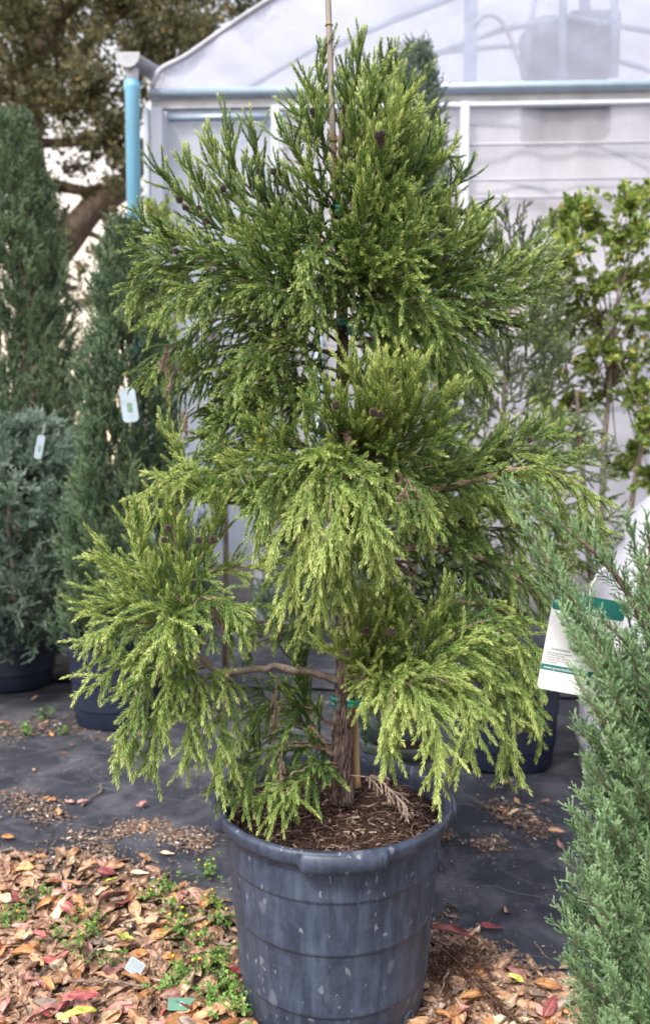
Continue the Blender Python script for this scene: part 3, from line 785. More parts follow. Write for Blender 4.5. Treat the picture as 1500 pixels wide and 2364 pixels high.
for (cx, cy) in CONES:
    best = min(((np.linalg.norm(q - P(cx, cy, q[1])) + .25 * q[1], q[1], bo, tuple(q)) for bo, cv in branches for q in cv[8:]), key=lambda z: z[0])
    o = bpy.data.objects.new('cone', cone_me); COL.objects.link(o); o.parent = best[2]
    cl_ = P(cx, cy, best[1] - .045) * .55 + (np.array(best[3]) + (0, -.04, 0)) * .45; o.location = cl_ - TO;
    q = MB(); q.tube([cl_, (cl_ + np.array(best[3])) / 2 + (0, 0, -.006), np.array(best[3])], .0012, 4); q.build('cone_stalk', M_TWIG, best[2], off=TO); o.rotation_euler = (R.random() * 6, R.random() * 6, 0); o.scale = (R.uniform(.85, 1.15),) * 3
# dead sprays
for ctrl, Lm, tt in (([(420, 800, -.1), (385, 805, -.12), (378, 850, -.12)], .045, .6), ([(420, 850, -.1), (400, 860, -.12), (390, 895, -.12)], .04, .6), ([(450, 940, -.05), (432, 960, -.07), (428, 1000, -.07)], .04, .6),
                     ([(850, 1330, -.1), (900, 1300, -.15), (960, 1340, -.15)], .06, .3), ([(850, 1440, -.05), (840, 1380, -.08), (855, 1330, -.1)], .06, .25), ([(640, 1560, -.08), (636, 1620, -.09), (632, 1700, -.09)], .04, .3),
                     ([(690, 1440, 0), (640, 1440, 0), (600, 1435, 0)], .05, .3), ([(910, 1120, -.38), (940, 1110, -.4), (925, 1150, -.4)], .03, .6), ([(810, 1790, -.06), (870, 1800, -.1), (925, 1850, -.14), (935, 1885, -.15)], .055, .85),
                     ([(740, 1790, -.02), (680, 1780, -.05), (640, 1800, -.08)], .06, .5)):
    cv = smooth_curve([P(*c) for c in ctrl], 16)
    b = MB(); b.tube(cv, np.linspace(.002, .0008, 16), 5); bo = b.build('dead_spray', M_TWIG, tree, True, off=TO)
    prop(bo, 'withered brown spray')
    ln, ti = spray(cv, Lmax=Lm, ang=40, g=-.8, rl=.03, step=.012, rstep=.009, tint=tt, selfneedle=0)
    dress(bo, ln, ti, M_DEAD, off=TO, ds=.0018, ln=.006, wd=.0008)

for k in R.choice(len(branches), 22, replace=False):
    bo_, cv_ = branches[k]; j = R.integers(4, 14); p_ = cv_[j]
    cvd = grow(p_, nrm(cv_[j + 1] - cv_[j]) + R.normal(0, .4, 3) + np.array((0, -.5, -.3)), R.uniform(.05, .09), -.8, 12, .05)
    b = MB(); b.tube(cvd, np.linspace(.0018, .0007, 13), 4); bo = b.build('dead_spray', M_TWIG, tree, True, off=TO); prop(bo, 'withered brown spray')
    ln, ti = spray(cvd, Lmax=.035, ang=38, g=-.8, rl=.025, step=.011, rstep=.010, tint=.35, selfneedle=0)
    dress(bo, ln, ti, M_DEAD, off=TO, ds=.0018, ln=.006, wd=.0009)

# bamboo stake and ties
M_BAM = plain('bamboo', (.36, .25, .15), .5, .4, 0, .3, 40, .2, (1, 1, .1))
s0, s1 = P(822, 1815, .028), P(754, -90, .0)
sk = empty('bamboo_stake', tuple(s0), 'slim bamboo cane beside the trunk of the centre tree, rising past the treetop', 'stake')
b = MB(); m = 90; pts = [s0 + (s1 - s0) * i / (m - 1) for i in range(m)]; Ls_ = np.linalg.norm(s1 - s0)
rd = []
for i in range(m):
    z = i / (m - 1) * Ls_; nd = (z % .27); k = math.exp(-((min(nd, .27 - nd)) / .008) ** 2)
    rd.append((.0115 - .0055 * i / (m - 1)) * (1 + .16 * k))
b.tube(pts, rd, 16); b.build('cane', M_BAM, sk, True, off=s0)
M_BAMW = plain('weathered_bamboo', (.27, .235, .215), .7, .3, 0, .35, 50, .3, (1, 1, .08))
b = MB(); f0 = .45; b.tube([s0 + (s1 - s0) * t for t in np.linspace(f0, 1, 12)], [.0073] * 12, 12); b.build('weathered_top', M_BAMW, sk, True, off=s0)
for t in np.arange(.27, Ls_, .27):
    q = s0 + (s1 - s0) * t / Ls_; rr = .0125 - .0055 * t / Ls_
    b = MB(); dd = nrm(s1 - s0); b.tube([q - dd * .003, q - dd * .001, q + dd * .001, q + dd * .003], [rr * 1.02, rr * 1.32, rr * 1.32, rr * 1.02], 14); b.build('node_ring', M_BAM, sk, True, off=s0)
M_TIE = plain('green_tie_plastic', (.01, .30, .24), .35, .5, 0, .2, 30)
def tie(px, py, ra, rb_, label, Yc=0.0, tail=False, hgt=.010):
    c = trunk_at(py); sx = s0 + (s1 - s0) * ((c[2] - s0[2]) / (s1[2] - s0[2]))
    mid = (c + sx) / 2; hw = abs(c[0] - sx[0]) / 2 + ra
    o = empty('tree_tie', tuple(mid), label, 'plant tie', 'green plastic ties on the trunk')
    for k in range(2):
        n = 40; V = []
        for i in range(n):
            a = 2 * math.pi * i / n; x, y = hw * math.cos(a), (rb_ + .004) * math.sin(a)
            for (dr, dz) in ((0, -hgt / 2), (.0018, -hgt / 2), (.0018, hgt / 2), (0, hgt / 2)):
                V.append((x * (1 + dr / hw), y * (1 + dr / rb_), dz + (k - .5) * hgt * .75 + .004 * math.cos(a + k * 2.4)))
        Fc = [(i * 4 + j, ((i + 1) % n) * 4 + j, ((i + 1) % n) * 4 + (j + 1) % 4, i * 4 + (j + 1) % 4) for i in range(n) for j in range(4)]
        q = MB(); q.add(V, Fc); q.build('band', M_TIE, o, True)
    if tail:
        q = MB(); t0_ = P(802, 750, -.032) - mid; t1_ = P(818, 782, -.045) - mid
        sd = np.array((.006, 0, .003)); q.add([t0_ - sd * .4, t0_ + sd * .4, (t0_ + t1_) / 2 + sd + (0, -.004, 0), (t0_ + t1_) / 2 - sd, t1_ + sd, t1_ - sd * .7], [(0, 1, 2, 3), (3, 2, 4, 5)])
        t = q.build('loose_end', M_TIE, o); md = t.modifiers.new('s', 'SOLIDIFY'); md.thickness = .001
tie(795, 1620, .031, .030, 'wide dark green plastic tie round trunk and cane just above the pot')
tie(788, 748, .017, .019, 'green plastic tie with a loose end, halfway up the centre tree', tail=True)
tie(780, 488, .009, .014, 'smallest green plastic tie, high in the crown of the centre tree')

# ------------------------------------------------------------------ foreground juniper (right)
jt = [P(1530, 2700, -.55), P(1525, 2300, -.55), P(1510, 1900, -.56), P(1500, 1550, -.57), P(1500, 1250, -.58)]
jun = empty('juniper', tuple(jt[0] * np.array((1, 1, 0))), 'pale grey green juniper filling the right edge, nearest the camera', 'shrub')
JO = np.array(jt[0] * np.array((1, 1, 0)))
b = MB(); c_ = smooth_curve([np.array((jt[0][0], jt[0][1], .0))] + jt, 40); b.tube(c_, np.linspace(.018, .004, 40), 12); b.build('trunk', M_TWIG, jun, True, off=JO)
def jbranch(ctrl, Lm=.05, tint=.5, bark=.004, t0=.15, g=.5, ang=36, rl=.024):
    cv = smooth_curve([P(*c) for c in ctrl], 26)
    b = MB(); b.tube(cv, np.linspace(bark, bark * .2, 26), 6); bo = b.build('branch', M_TWIG, jun, True, off=JO)
    ln, ti = spray(cv, Lmax=Lm, ang=ang, g=g, t0=t0, step=.0085, rl=rl, rstep=.0058, rang=34, tint=tint, jit=.05, selfneedle=max(t0, .3), g2=.3)
    dress(bo, ln, ti, M_JUNI, off=JO, ds=.0015, ln=.0038, wd=.00075, ang=34, core=.0008, tipgain=.32)
jbranch([(1500, 1480, -.57), (1420, 1330, -.62), (1300, 1215, -.66), (1165, 1115, -.68)], .065, .52, .005, t0=.2)
jbranch([(1500, 1650, -.57), (1370, 1460, -.64), (1260, 1290, -.67), (1172, 1150, -.68)], .070, .58, .005, t0=.1)
jbranch([(1500, 1650, -.57), (1390, 1500, -.62), (1290, 1380, -.64), (1225, 1260, -.64)], .065, .5, .004)
jbranch([(1500, 1700, -.57), (1420, 1560, -.66), (1350, 1430, -.68), (1290, 1330, -.68)], .06, .55)
jbranch([(1500, 1740, -.57), (1430, 1620, -.66), (1390, 1520, -.70), (1330, 1470, -.70)], .055, .5)
jbranch([(1510, 1640, -.57), (1450, 1500, -.64), (1380, 1420, -.66)], .05, .4)
jbranch([(1510, 1750, -.57), (1420, 1600, -.66), (1340, 1500, -.68), (1300, 1440, -.68)], .06, .55)
jbranch([(1500, 1720, -.57), (1420, 1600, -.68), (1350, 1510, -.72), (1290, 1400, -.72)], .05, .6)
jbranch([(1500, 1800, -.57), (1420, 1700, -.68), (1360, 1620, -.72), (1325, 1540, -.72)], .05, .58)
jbranch([(1500, 1520, -.5), (1470, 1400, -.5), (1400, 1290, -.5)], .05, .4)
jedge = [(1180, 1440), (1500, 1320), (1560, 1320), (1650, 1300), (1750, 1325), (1800, 1320), (1850, 1283), (1990, 1285), (2100, 1272), (2180, 1268), (2250, 1290), (2400, 1300), (2600, 1300)]
ye_, xe_ = np.array([e[0] for e in jedge]), np.array([e[1] for e in jedge])
nb = 0
for ye in range(1480, 2560, 36):
    for lay in range(3):
        x_e = float(np.interp(ye, ye_, xe_)); Yb = (-.60, -.72, -.50)[lay] + R.normal(0, .02)
        xe = x_e + (6, 85, 30)[lay] + abs(R.normal(0, 22)); y2 = ye + R.normal(0, 18)
        jbranch([(1530, y2 + 190 + 40 * R.random(), -.56), (.5 * (xe + 1520), y2 + 110, (Yb - .56) / 2), (xe, y2, Yb)], .052 if lay else .045, (.48, .55, .32)[lay] + R.normal(0, .07)); nb += 1
for (x_, y_) in ((1445, 1185), (1490, 1190), (1475, 1290), (1440, 1390), (1500, 1380), (1455, 1480), (1490, 1560), (1440, 1620), (1395, 1640), (1480, 1740), (1440, 1830), (1490, 1940), (1450, 2060), (1490, 2180), (1470, 2300), (1400, 1900), (1410, 2140)):
    jbranch([(1530, y_ + 330, -.58), (.5 * (x_ + 1530), y_ + 170, -.64), (x_, y_, -.70)], .05, .50 + R.normal(0, .06))
# hanging plant tag
M_CARD2 = plain('bluish_card', (.33, .41, .49), .5)
M_WHITE = plain('white_card', (.78, .80, .84), .45, .4, 0, .03, 8)
M_TEAL = plain('teal_print', (.015, .16, .14), .45, .4, 0, .1, 8)
M_INK = plain('grey_ink', (.20, .22, .24), .6, .3, 0, .1, 8)
M_WIRE = plain('white_twist_tie', (.75, .75, .78), .4)
TY = -.56
c0 = P(1342, 1490, TY)
tag = empty('plant_tag', tuple(c0), 'white plant tag with teal header hanging on the right foreground juniper', 'plant tag')
sc_ = (TY + 1.92) / F_PX
W_, H_ = 172 * sc_, 232 * sc_
tag.rotation_euler = (math.radians(-4), math.radians(10.5), 0)
def rrect(w_, h_, r_, th, cx=0, cz=0):
    pts = []
    for (sx, sz, a0) in ((1, 1, 0), (-1, 1, 90), (-1, -1, 180), (1, -1, 270)):
        for k in range(7):
            a = math.radians(a0 + 15 * k); pts.append((cx + sx * (w_ / 2 - r_) + r_ * math.cos(a), cz + sz * (h_ / 2 - r_) + r_ * math.sin(a)))
    n = len(pts); V = [(x, -th / 2, z) for x, z in pts] + [(x, th / 2, z) for x, z in pts]
    return V, [tuple(range(n)), tuple(range(2 * n - 1, n - 1, -1))] + [(i, i + n, (i + 1) % n + n, (i + 1) % n) for i in range(n)]
q = MB(); q.add(*rrect(W_, H_, .008, .0008)); q.build('card', M_WHITE, tag)
q = MB(); q.add(*rrect(W_ * .999, 45 * sc_, .006, .0012, 0, H_ / 2 - 22 * sc_)); q.build('header', M_TEAL, tag)
q = MB(); q.add(*rrect(W_ * .999, 14 * sc_, .0005, .0012, 0, -H_ / 2 + 52 * sc_)); q.build('web_strip', M_TEAL, tag)
def text(name, s, size, x, z, mat, parent, y=-.0011, align='LEFT', rot=(90, 0, 0)):
    cu = bpy.data.curves.new(name, 'FONT'); cu.body = s; cu.size = size; cu.align_x = align; cu.extrude = .0001
    t = bpy.data.objects.new(name, cu); COL.objects.link(t)
    bpy.context.view_layer.update()
    dg = bpy.context.evaluated_depsgraph_get(); me = bpy.data.meshes.new_from_object(t.evaluated_get(dg)); bpy.data.objects.remove(t)
    me.materials.clear(); o = link(name, me, parent, mat); o.location = (x, y, z); o.rotation_euler = tuple(math.radians(a) for a in rot)
    return o
text('header_lettering', '& Juniper', 17 * sc_, -W_ * .12, H_ / 2 - 36 * sc_, M_WHITE, tag)
text('web_lettering', 'www.greenleafnursery.com', 9.5 * sc_, -W_ / 2 + 6 * sc_, -H_ / 2 + 49 * sc_, M_WHITE, tag)
text('small_lettering', 'Environment', 8.5 * sc_, -W_ * .40, -H_ / 2 + 94 * sc_, M_INK, tag)
text('body_lettering', 'Adds fine garden lushness\nwith from the slope\ncovering winter and flora\nevergreen color to most\nzone regions', 5.6 * sc_, -W_ * .46, -H_ / 2 + 86 * sc_, M_INK, tag)
text('body_lettering', 'silver green habit\nand blue berries\nheight 4 to 6 ft', 7.5 * sc_, W_ * .06, H_ / 2 - 62 * sc_, M_INK, tag)
q = MB(); w0 = P(1362, 1372, TY - .002) - c0
wp = [P(a, b_, TY - .004) - c0 for a, b_ in ((1360, 1376), (1364, 1350), (1372, 1338), (1380, 1322), (1395, 1312), (1412, 1306))]
inv = np.array(tag.rotation_euler.to_matrix()).T
wp = [inv @ p_ for p_ in smooth_curve(wp, 30)]
tw1 = [p_ + .0012 * np.array((math.cos(i * 1.3), math.sin(i * 1.3), .3 * math.sin(i * 1.3))) for i, p_ in enumerate(wp)]
tw2 = [p_ - .0012 * np.array((math.cos(i * 1.3), math.sin(i * 1.3), .3 * math.sin(i * 1.3))) for i, p_ in enumerate(wp)]
q.tube(tw1, .0009, 5); q.tube(tw2, .0009, 5); q.build('twist_tie', M_WIRE, tag, True)

# ------------------------------------------------------------------ background conifers
def bg_conifer(name, x, y, z0, ztop, rfun, count, mat, label, tint=.4, ln=.011, wd=.0018, ds=.004, lat=.14, group=None, up=1.0, trunk_r=.02, seed=0, base_z=None):
    root = empty(name, (x, y, z0), label, 'tree', group); O = np.array((x, y, z0))
    q = MB(); zz = np.linspace(0, ztop - z0 - .1, 12); q.tube([(.015 * math.sin(k), .015 * math.cos(k * 1.7), a) for k, a in enumerate(zz)], np.linspace(trunk_r, .004, 12), 8); q.build('trunk', M_GREYB, root, True)
    lines, tints = [], []
    zb = z0 + .12 if base_z is None else base_z
    for i in range(count):
        f = R.random(); z = zb + (ztop - zb) * f; a = R.random() * 6.283; rr = rfun(f)
        lump = 1 + .42 * noise.noise(Vector((math.cos(a) * 1.6 + seed, math.sin(a) * 1.6, z * 2.6)))
        r_ = rr * lump * (R.uniform(.35, 1.0) ** .6)
        p = np.array((r_ * math.cos(a), r_ * math.sin(a), z - z0 - lat * .6)); d = np.array((math.cos(a) * .6, math.sin(a) * .6, up)) + R.normal(0, .22, 3)
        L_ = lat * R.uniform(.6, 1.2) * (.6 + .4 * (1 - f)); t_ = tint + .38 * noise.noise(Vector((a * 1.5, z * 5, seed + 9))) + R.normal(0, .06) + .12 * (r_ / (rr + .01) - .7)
        l0 = grow(p, d, L_, .3, 6, .08); lines.append(l0); tints.append(t_); T_ = np.diff(l0, axis=0)
        for k in range(7):
            kk = min(5, 1 + k // 2 if k < 6 else 5); s_ = R.normal(0, 1, 3)
            lines.append(grow(l0[kk], nrm(T_[kk]) * .8 + nrm(s_) * .6, L_ * R.uniform(.3, .55), .2, 6, .08)); tints.append(t_ + R.normal(0, .06) + .05)
    dress(root, lines, tints, mat, 'crown', ds=ds, ln=ln, wd=wd, ang=36, core=.0016, tipgain=.22)
    return root
GRP = 'conifers in pots behind the cedar on the left'
xa = P(60, 1000, 3.3)[0]
zt_ = P(30, 250, 3.3)[2]
bg_conifer('conifer', xa - .02, 3.3, .03, zt_, lambda f: .50 * (1 - f) ** .62 + .03, 4200, M_DARK, 'tallest dark green columnar conifer at the far left edge', .5, seed=1, lat=.17, group=GRP, ln=.016, wd=.0032, ds=.0065)
xb = P(300, 1000, 2.1)[0] - .0
bg_conifer('conifer', P(298, 1000, 2.1)[0], 2.1, .46, P(310, 495, 2.1)[2], lambda f: .31 * (1 - f) ** .55 + .03, 3000, M_DARK, 'narrow dark conifer bearing a white tag, second from the left edge', .5, seed=2, lat=.14, group=GRP, base_z=.55, ln=.014, wd=.0028, ds=.006)
xc = POT_L0[0]
bg_conifer('juniper', xc, 2.75, .44, P(35, 930, 2.75)[2], lambda f: .66 * math.sin(math.pi * min(1, (f * .78 + .20))) ** .7, 3200, M_BLUE, 'blue grey spreading juniper spilling over the pot at the left edge', .6, seed=3, lat=.17, up=.25, base_z=.40, group=GRP, ln=.015, wd=.0030, ds=.006)
bg_conifer('conifer', P(955, 1000, 2.3)[0], 2.3, .03, P(948, 88, 2.3)[2], lambda f: .36 * (1 - f) ** .55 + .015, 3000, M_BLUE, 'slim blue grey conifer whose tip shows behind the cedar crown', .45, seed=4, lat=.14, ln=.012, wd=.0022, ds=.005)
bg_conifer('conifer', P(660, 1500, 1.9)[0], 4.2, .03, P(640, 1200, 4.2)[2], lambda f: .4 * (1 - f) ** .6, 500, M_DARK, 'low dark conifer in the gap left of the cedar trunk', .35, seed=6, lat=.14)
bg_conifer('conifer', gp_x - .06, .80, .33, .62, lambda f: .13 * (1 - f) ** .5, 90, M_DARK, 'small dark conifer seedling in the dull green pot', .35, seed=7, lat=.08, ln=.008, wd=.0012, ds=.003, trunk_r=.005, base_z=.42)

# background cedar in the dark pot to the right
bc_x = POT_R[0]; bco = np.array((bc_x, 1.55, .44))
bcr = empty('conifer_tree', tuple(bco), 'loose open cedar out of focus behind the right side of the centre cedar', 'tree')
q = MB(); q.tube([(0, 0, 0), (.01, 0, .6), (-.02, 0, 1.2), (.01, 0, 1.9)], [.02, .016, .01, .004], 8); q.build('trunk', M_GREYB, bcr, True)
lines, tints = [], []
for i in range(84):
    z = .35 + 1.55 * (i / 84); a = i * 2.4; L_ = .48 * (1 - (z - .3) / 1.9) + .14
    cv = grow((0, 0, z), (math.cos(a), math.sin(a), .35), L_, -.1 if z < 1.1 else .5, 10, .05)
    l_, t_ = spray(cv, Lmax=.14, ang=42, g=-.3 if z < 1.1 else .5, t0=.2, step=.032, rl=.07, rstep=.022, tint=.45, selfneedle=.3)
    lines += l_; tints += t_
dress(bcr, lines, tints, M_PALE, 'crown', ds=.0042, ln=.016, wd=.0028, tipgain=.25)

# ------------------------------------------------------------------ broadleaf shrubs
def leaf_cloud(pts, dirs, size, tint0, spread=.25):
    n = len(pts); pts = np.asarray(pts); d = np.asarray(dirs) + R.normal(0, .6, (n, 3)); d /= np.linalg.norm(d, axis=1)[:, None]
    r_ = R.normal(0, 1, (n, 3)); s = np.cross(d, r_); s /= np.linalg.norm(s, axis=1)[:, None]; nn = np.cross(d, s)
    L = size * R.uniform(.6, 1.2, n)[:, None]; w_ = L * .26
    v = [pts, pts + d * L * .3 + s * w_ + nn * L * .06, pts + d * L * .7 + s * w_ * .8 + nn * L * .05, pts + d * L, pts + d * L * .7 - s * w_ * .8 + nn * L * .05, pts + d * L * .3 - s * w_ + nn * L * .06]
    V = np.stack(v, 1).reshape(-1, 3); o = np.arange(n)[:, None] * 6
    Fc = np.concatenate((o + np.array([[0, 1, 2, 3]]), o + np.array([[0, 3, 4, 5]])), 0)
    tv = np.repeat(np.clip(tint0 + R.normal(0, spread, n), 0, 1), 6)
    return V, Fc, tv
def shrub(x, y, z0, clumps, stems, leaves_per, size, label, tint, cr=.16, trunk_r=.02, mat=M_SHRUB):
    root = empty('broadleaf_shrub', (x, y, z0), label, 'shrub'); O = np.array((x, y, z0))
    q = MB()
    for st in stems: q.tube(smooth_curve([np.array(s_) - O for s_ in st], 14), np.linspace(trunk_r, trunk_r * .5, 14), 8)
    q.build('trunk', M_GREYB, root, True)
    top = np.array(stems[0][-1]) - O; pts, dirs = [], []; tw = MB()
    for (c, r_) in clumps:
        c = np.array(c) - O; dirn = nrm(c - top)
        tw.tube(smooth_curve([top - np.array((0, 0, R.uniform(0, .3))), (top + c) / 2 + R.normal(0, .03, 3), c], 8), np.linspace(trunk_r * .22, .002, 8), 5)
        for k in range(14):
            e = c + R.normal(0, 1, 3) * r_ * .55; tw.tube([c, (c + e) / 2 + R.normal(0, .01, 3), e], [.003, .0022, .0012], 4)
            n = leaves_per // 14; t_ = R.random(n)[:, None]; base = c + (e - c) * (.3 + .7 * t_) + R.normal(0, .012, (n, 3))
            pts.append(base); dirs.append(np.tile(nrm(e - c + np.array((0, 0, .02))), (n, 1)))
    tw.build('twigs', M_GREYB, root, True)
    V, Fc, tv = leaf_cloud(np.concatenate(pts), np.concatenate(dirs), size, tint)
    link('crown', mesh_np('crown', V, Fc, False, tv), root, mat)
sy = 2.4
sb_ = P(1385, 1640, sy)
cl = []
for (a, b_, r_) in ((1300, 500, .07), (1330, 480, .06), (1380, 510, .09), (1450, 470, .10), (1500, 440, .10), (1320, 560, .09), (1420, 560, .11), (1490, 540, .12), (1300, 650, .12), (1370, 660, .12), (1450, 640, .12), (1520, 640, .12), (1330, 740, .14), (1400, 740, .14), (1470, 740, .14),
                    (1300, 830, .12), (1380, 820, .14), (1450, 830, .14), (1520, 840, .14), (1400, 900, .12), (1470, 920, .12), (1310, 930, .10), (1250, 900, .08), (1500, 990, .10), (1290, 980, .08), (1470, 1040, .07), (1560, 700, .15), (1560, 900, .15), (1290, 590, .08), (1430, 1090, .09), (1340, 1040, .09), (1500, 1100, .08), (1260, 760, .1), (1270, 690, .09)):
    cl.append((P(a, b_, sy + R.normal(0, .16)), r_))
shrub(sb_[0], sy, .02, cl, [[(sb_[0], sy, .02), P(1390, 1100, sy), P(1405, 900, sy), P(1410, 780, sy)], [(sb_[0], sy, .05), P(1340, 1050, sy), P(1330, 900, sy)], [(sb_[0] + .02, sy, .05), P(1470, 1080, sy), P(1510, 950, sy)]], 330, .043, 'yellow green broadleaf shrub before the greenhouse wall at the right', .46)
cl = []
for (a, b_, r_) in ((360, 490, .09), (400, 560, .10), (350, 640, .08), (380, 760, .10), (450, 700, .12), (560, 740, .14), (620, 860, .12), (540, 860, .12), (650, 800, .10), (430, 850, .1), (700, 900, .1), (480, 1020, .12), (590, 1000, .12)):
    cl.append((P(a, b_, 2.9 + R.normal(0, .12)), r_))
qx = P(520, 1500, 2.9)[0]
shrub(qx, 2.9, .02, cl, [[(qx, 2.9, .02), P(520, 1150, 2.9), P(500, 850, 2.9), P(480, 700, 2.9)]], 170, .045, 'light green leafy shrub glimpsed through the left of the cedar', .48)

# ------------------------------------------------------------------ small hanging tags and ribbons on background plants
def small_tag(px, py, Y, wpx, hpx, rot, label):
    c = P(px, py, Y); s_ = (Y + 1.92) / F_PX
    o = empty('plant_tag', tuple(c), label, 'plant tag'); o.rotation_euler = (math.radians(-6), math.radians(rot), math.radians(8))
    q = MB(); q.add(*rrect(wpx * s_, hpx * s_, wpx * s_ * .3, .0015)); q.build('card', M_CARD2, o)
    q = MB(); q.add(*rrect(wpx * s_ * .34, hpx * s_ * .28, wpx * s_ * .1, .002, wpx * s_ * .03, -hpx * s_ * .08)); q.build('printed_patch', M_TEAL2, o)
    q = MB(); z_ = hpx * s_ / 2; q.tube([(0, 0, z_ - .01), (.004, .01, z_ + .03), (-.004, .03, z_ + .07)], .0015, 5); q.build('tie', M_WIRE, o)
M_TEAL2 = plain('green_print', (.12, .22, .16), .5)
small_tag(298, 935, 1.80, 36, 80, -8, 'white plant tag on the narrow conifer left of the cedar')
small_tag(92, 1032, 2.25, 17, 55, 10, 'slim pale plant tag turned edge-on at the far left conifer')
M_YEL = plain('yellow_ribbon', (.75, .60, .03), .4, .4, 0, .1, 20)
rbp = smooth_curve([P(614, 915, -.10), P(610, 960, -.12), P(602, 1010, -.12), P(598, 1050, -.10)], 14)
V = []
for i, p_ in enumerate(rbp): wv_ = .0038 * math.cos(i * .35); V += [p_ - (wv_, .003, 0), p_ + (wv_, .003, 0), p_ + (wv_, .0045, 0), p_ - (wv_, .0015, 0)]
q = MB(); q.add(V, [(i * 4 + j, i * 4 + (j + 1) % 4, (i + 1) * 4 + (j + 1) % 4, (i + 1) * 4 + j) for i in range(13) for j in range(4)])
prop(q.build('ribbon', M_YEL), 'yellow ribbon hanging inside the cedar left of its trunk', 'ribbon')

# ------------------------------------------------------------------ white water tank at the right edge
M_TANK = plain('white_tank_plastic', (.46, .47, .56), .4, .45, 0, .05, 3)
tc_ = P(1625, 1370, 1.35); 
tank = empty('water_tank', (tc_[0], 1.35, 0), 'round white plastic tank behind the right foreground juniper', 'tank')
q = MB(); r_ = .50; prof = [(r_ * .96, .006), (r_, .03), (r_, .12), (r_ + .012, .14), (r_ + .012, .18), (r_, .20), (r_, .46)]
zs = P(1500, 1140, 1.0)[2]
for k in range(1, 15):
    a = math.radians(90 * k / 15); prof.append((r_ * math.cos(a) ** .85, .46 + (.84) * math.sin(a)))
q.lathe(prof + [(.09, 1.302)], 96); q.build('tank_shell', M_TANK, tank, True)
q = MB(); q.lathe([(.11, 1.28), (.11, 1.32), (.10, 1.33), (.001, 1.332)], 48); q.build('lid', M_TANK, tank, True)

# ------------------------------------------------------------------ greenhouse
GY = 5.1
GO = np.array((P(372, 1000, GY)[0], GY, 0))
gh = empty('greenhouse', tuple(GO), 'plastic-film greenhouse with arched roof and pale blue frame filling the background', 'greenhouse')
gh.rotation_euler = (0, 0, -.038)
def film_mat(name, col, transp, wr, vscale=(1, 1, 1), rough=.35, lines=0):
    m, nt, b = new_mat(name)
    v = mapping(nt, vscale); n1 = noise_n(nt, 1.6, 5, .6, v, .7); n2 = noise_n(nt, 9, 5, .6, v)
    c = ramp(nt, n1, [(.3, tuple(x * .82 for x in col)), (.7, col)])
    c = mixc(nt, ramp(nt, n2, [(.55, (0, 0, 0)), (.8, (.35, .35, .35))]), c, tuple(x * .75 for x in col))
    nt.links.new(c, b.inputs['Base Color']); b.inputs['Roughness'].default_value = rough
    tr = N(nt, 'ShaderNodeBsdfTranslucent'); nt.links.new(c, tr.inputs[0])
    mx = N(nt, 'ShaderNodeMixShader'); mx.inputs[0].default_value = .5
    nt.links.new(b.outputs[0], mx.inputs[1]); nt.links.new(tr.outputs[0], mx.inputs[2])
    tp = N(nt, 'ShaderNodeBsdfTransparent'); m2 = N(nt, 'ShaderNodeMixShader'); m2.inputs[0].default_value = transp
    nt.links.new(mx.outputs[0], m2.inputs[1]); nt.links.new(tp.outputs[0], m2.inputs[2]); nt.links.new(m2.outputs[0], nt.nodes['Material Output'].inputs[0])
    bump(nt, b, n1, wr, .05)
    return m
M_FILM = film_mat('roof_film', (.66, .70, .86), .34, .5, (1, 1, 1))
M_CURT = film_mat('wall_film', (.66, .66, .74), .20, .8, (1.4, 1, .6))
M_POLY = film_mat('twinwall_panel', (.54, .61, .72), .14, .2, (6, 1, .3))
M_TUBE = plain('pale_blue_tube', (.32, .42, .56), .35, .5, .2, .1, 6)
M_TUBEW = plain('white_post', (.50, .56, .68), .4, .4, 0, .06, 6)
M_GUT2 = plain('dull_lilac_tube', (.40, .42, .50), .5, .3, 0, .2, 5)
M_GUT = plain('galvanised_gutter', (.30, .32, .36), .45, .5, .3, .2, 5)
def Wp(px, py, dy=0.0): return P(px, py, GY + dy) - GO
ARC = [(352, 205), (372, 165), (430, 135), (500, 88), (570, 42), (640, 0), (760, -62), (900, -115), (1080, -160), (1260, -175)]
arc = smooth_curve([Wp(*a) for a in ARC], 40); cx_ = arc[-1][0]
full = np.vstack((arc, [(2 * cx_ - p_[0], p_[1], p_[2]) for p_ in arc[-2::-1]]))
zg = Wp(600, 234)[2]; x0g, x1g = full[0][0], full[-1][0]
# gable film
nx, nz = 150, 22; V = []
for i in range(nx + 1):
    x = x0g + .1 + (x1g - x0g - .2) * i / nx; zt2 = float(np.interp(x, full[:, 0], full[:, 2]))
    for j in range(nz + 1):
        z = zg + (zt2 - zg) * j / nz
        V.append((x, (.05 * noise.noise(Vector((x * 1.3, z * 1.1, 3))) + .035 * noise.noise(Vector((x * 4 + z * 4, z * 1.2 - x, 7)))) * min(1, j * .5), z))
Fc = [(i * (nz + 1) + j, (i + 1) * (nz + 1) + j, (i + 1) * (nz + 1) + j + 1, i * (nz + 1) + j + 1) for i in range(nx) for j in range(nz)]
link('gable_film', mesh_np('gable_film', V, Fc, True), gh, M_FILM)
# roof film, arched, 11 m deep
V = []; m = len(full); dz_ = np.linspace(-.02, 11, 14)
for p_ in full:
    for d in dz_: V.append((p_[0], d, p_[2] + .02 + .02 * noise.noise(Vector((p_[0] * 2, d * 2, 0)))))
Fc = [(i * 14 + j, (i + 1) * 14 + j, (i + 1) * 14 + j + 1, i * 14 + j + 1) for i in range(m - 1) for j in range(13)]
link('roof_film', mesh_np('roof_film', V, Fc, True), gh, M_FILM)
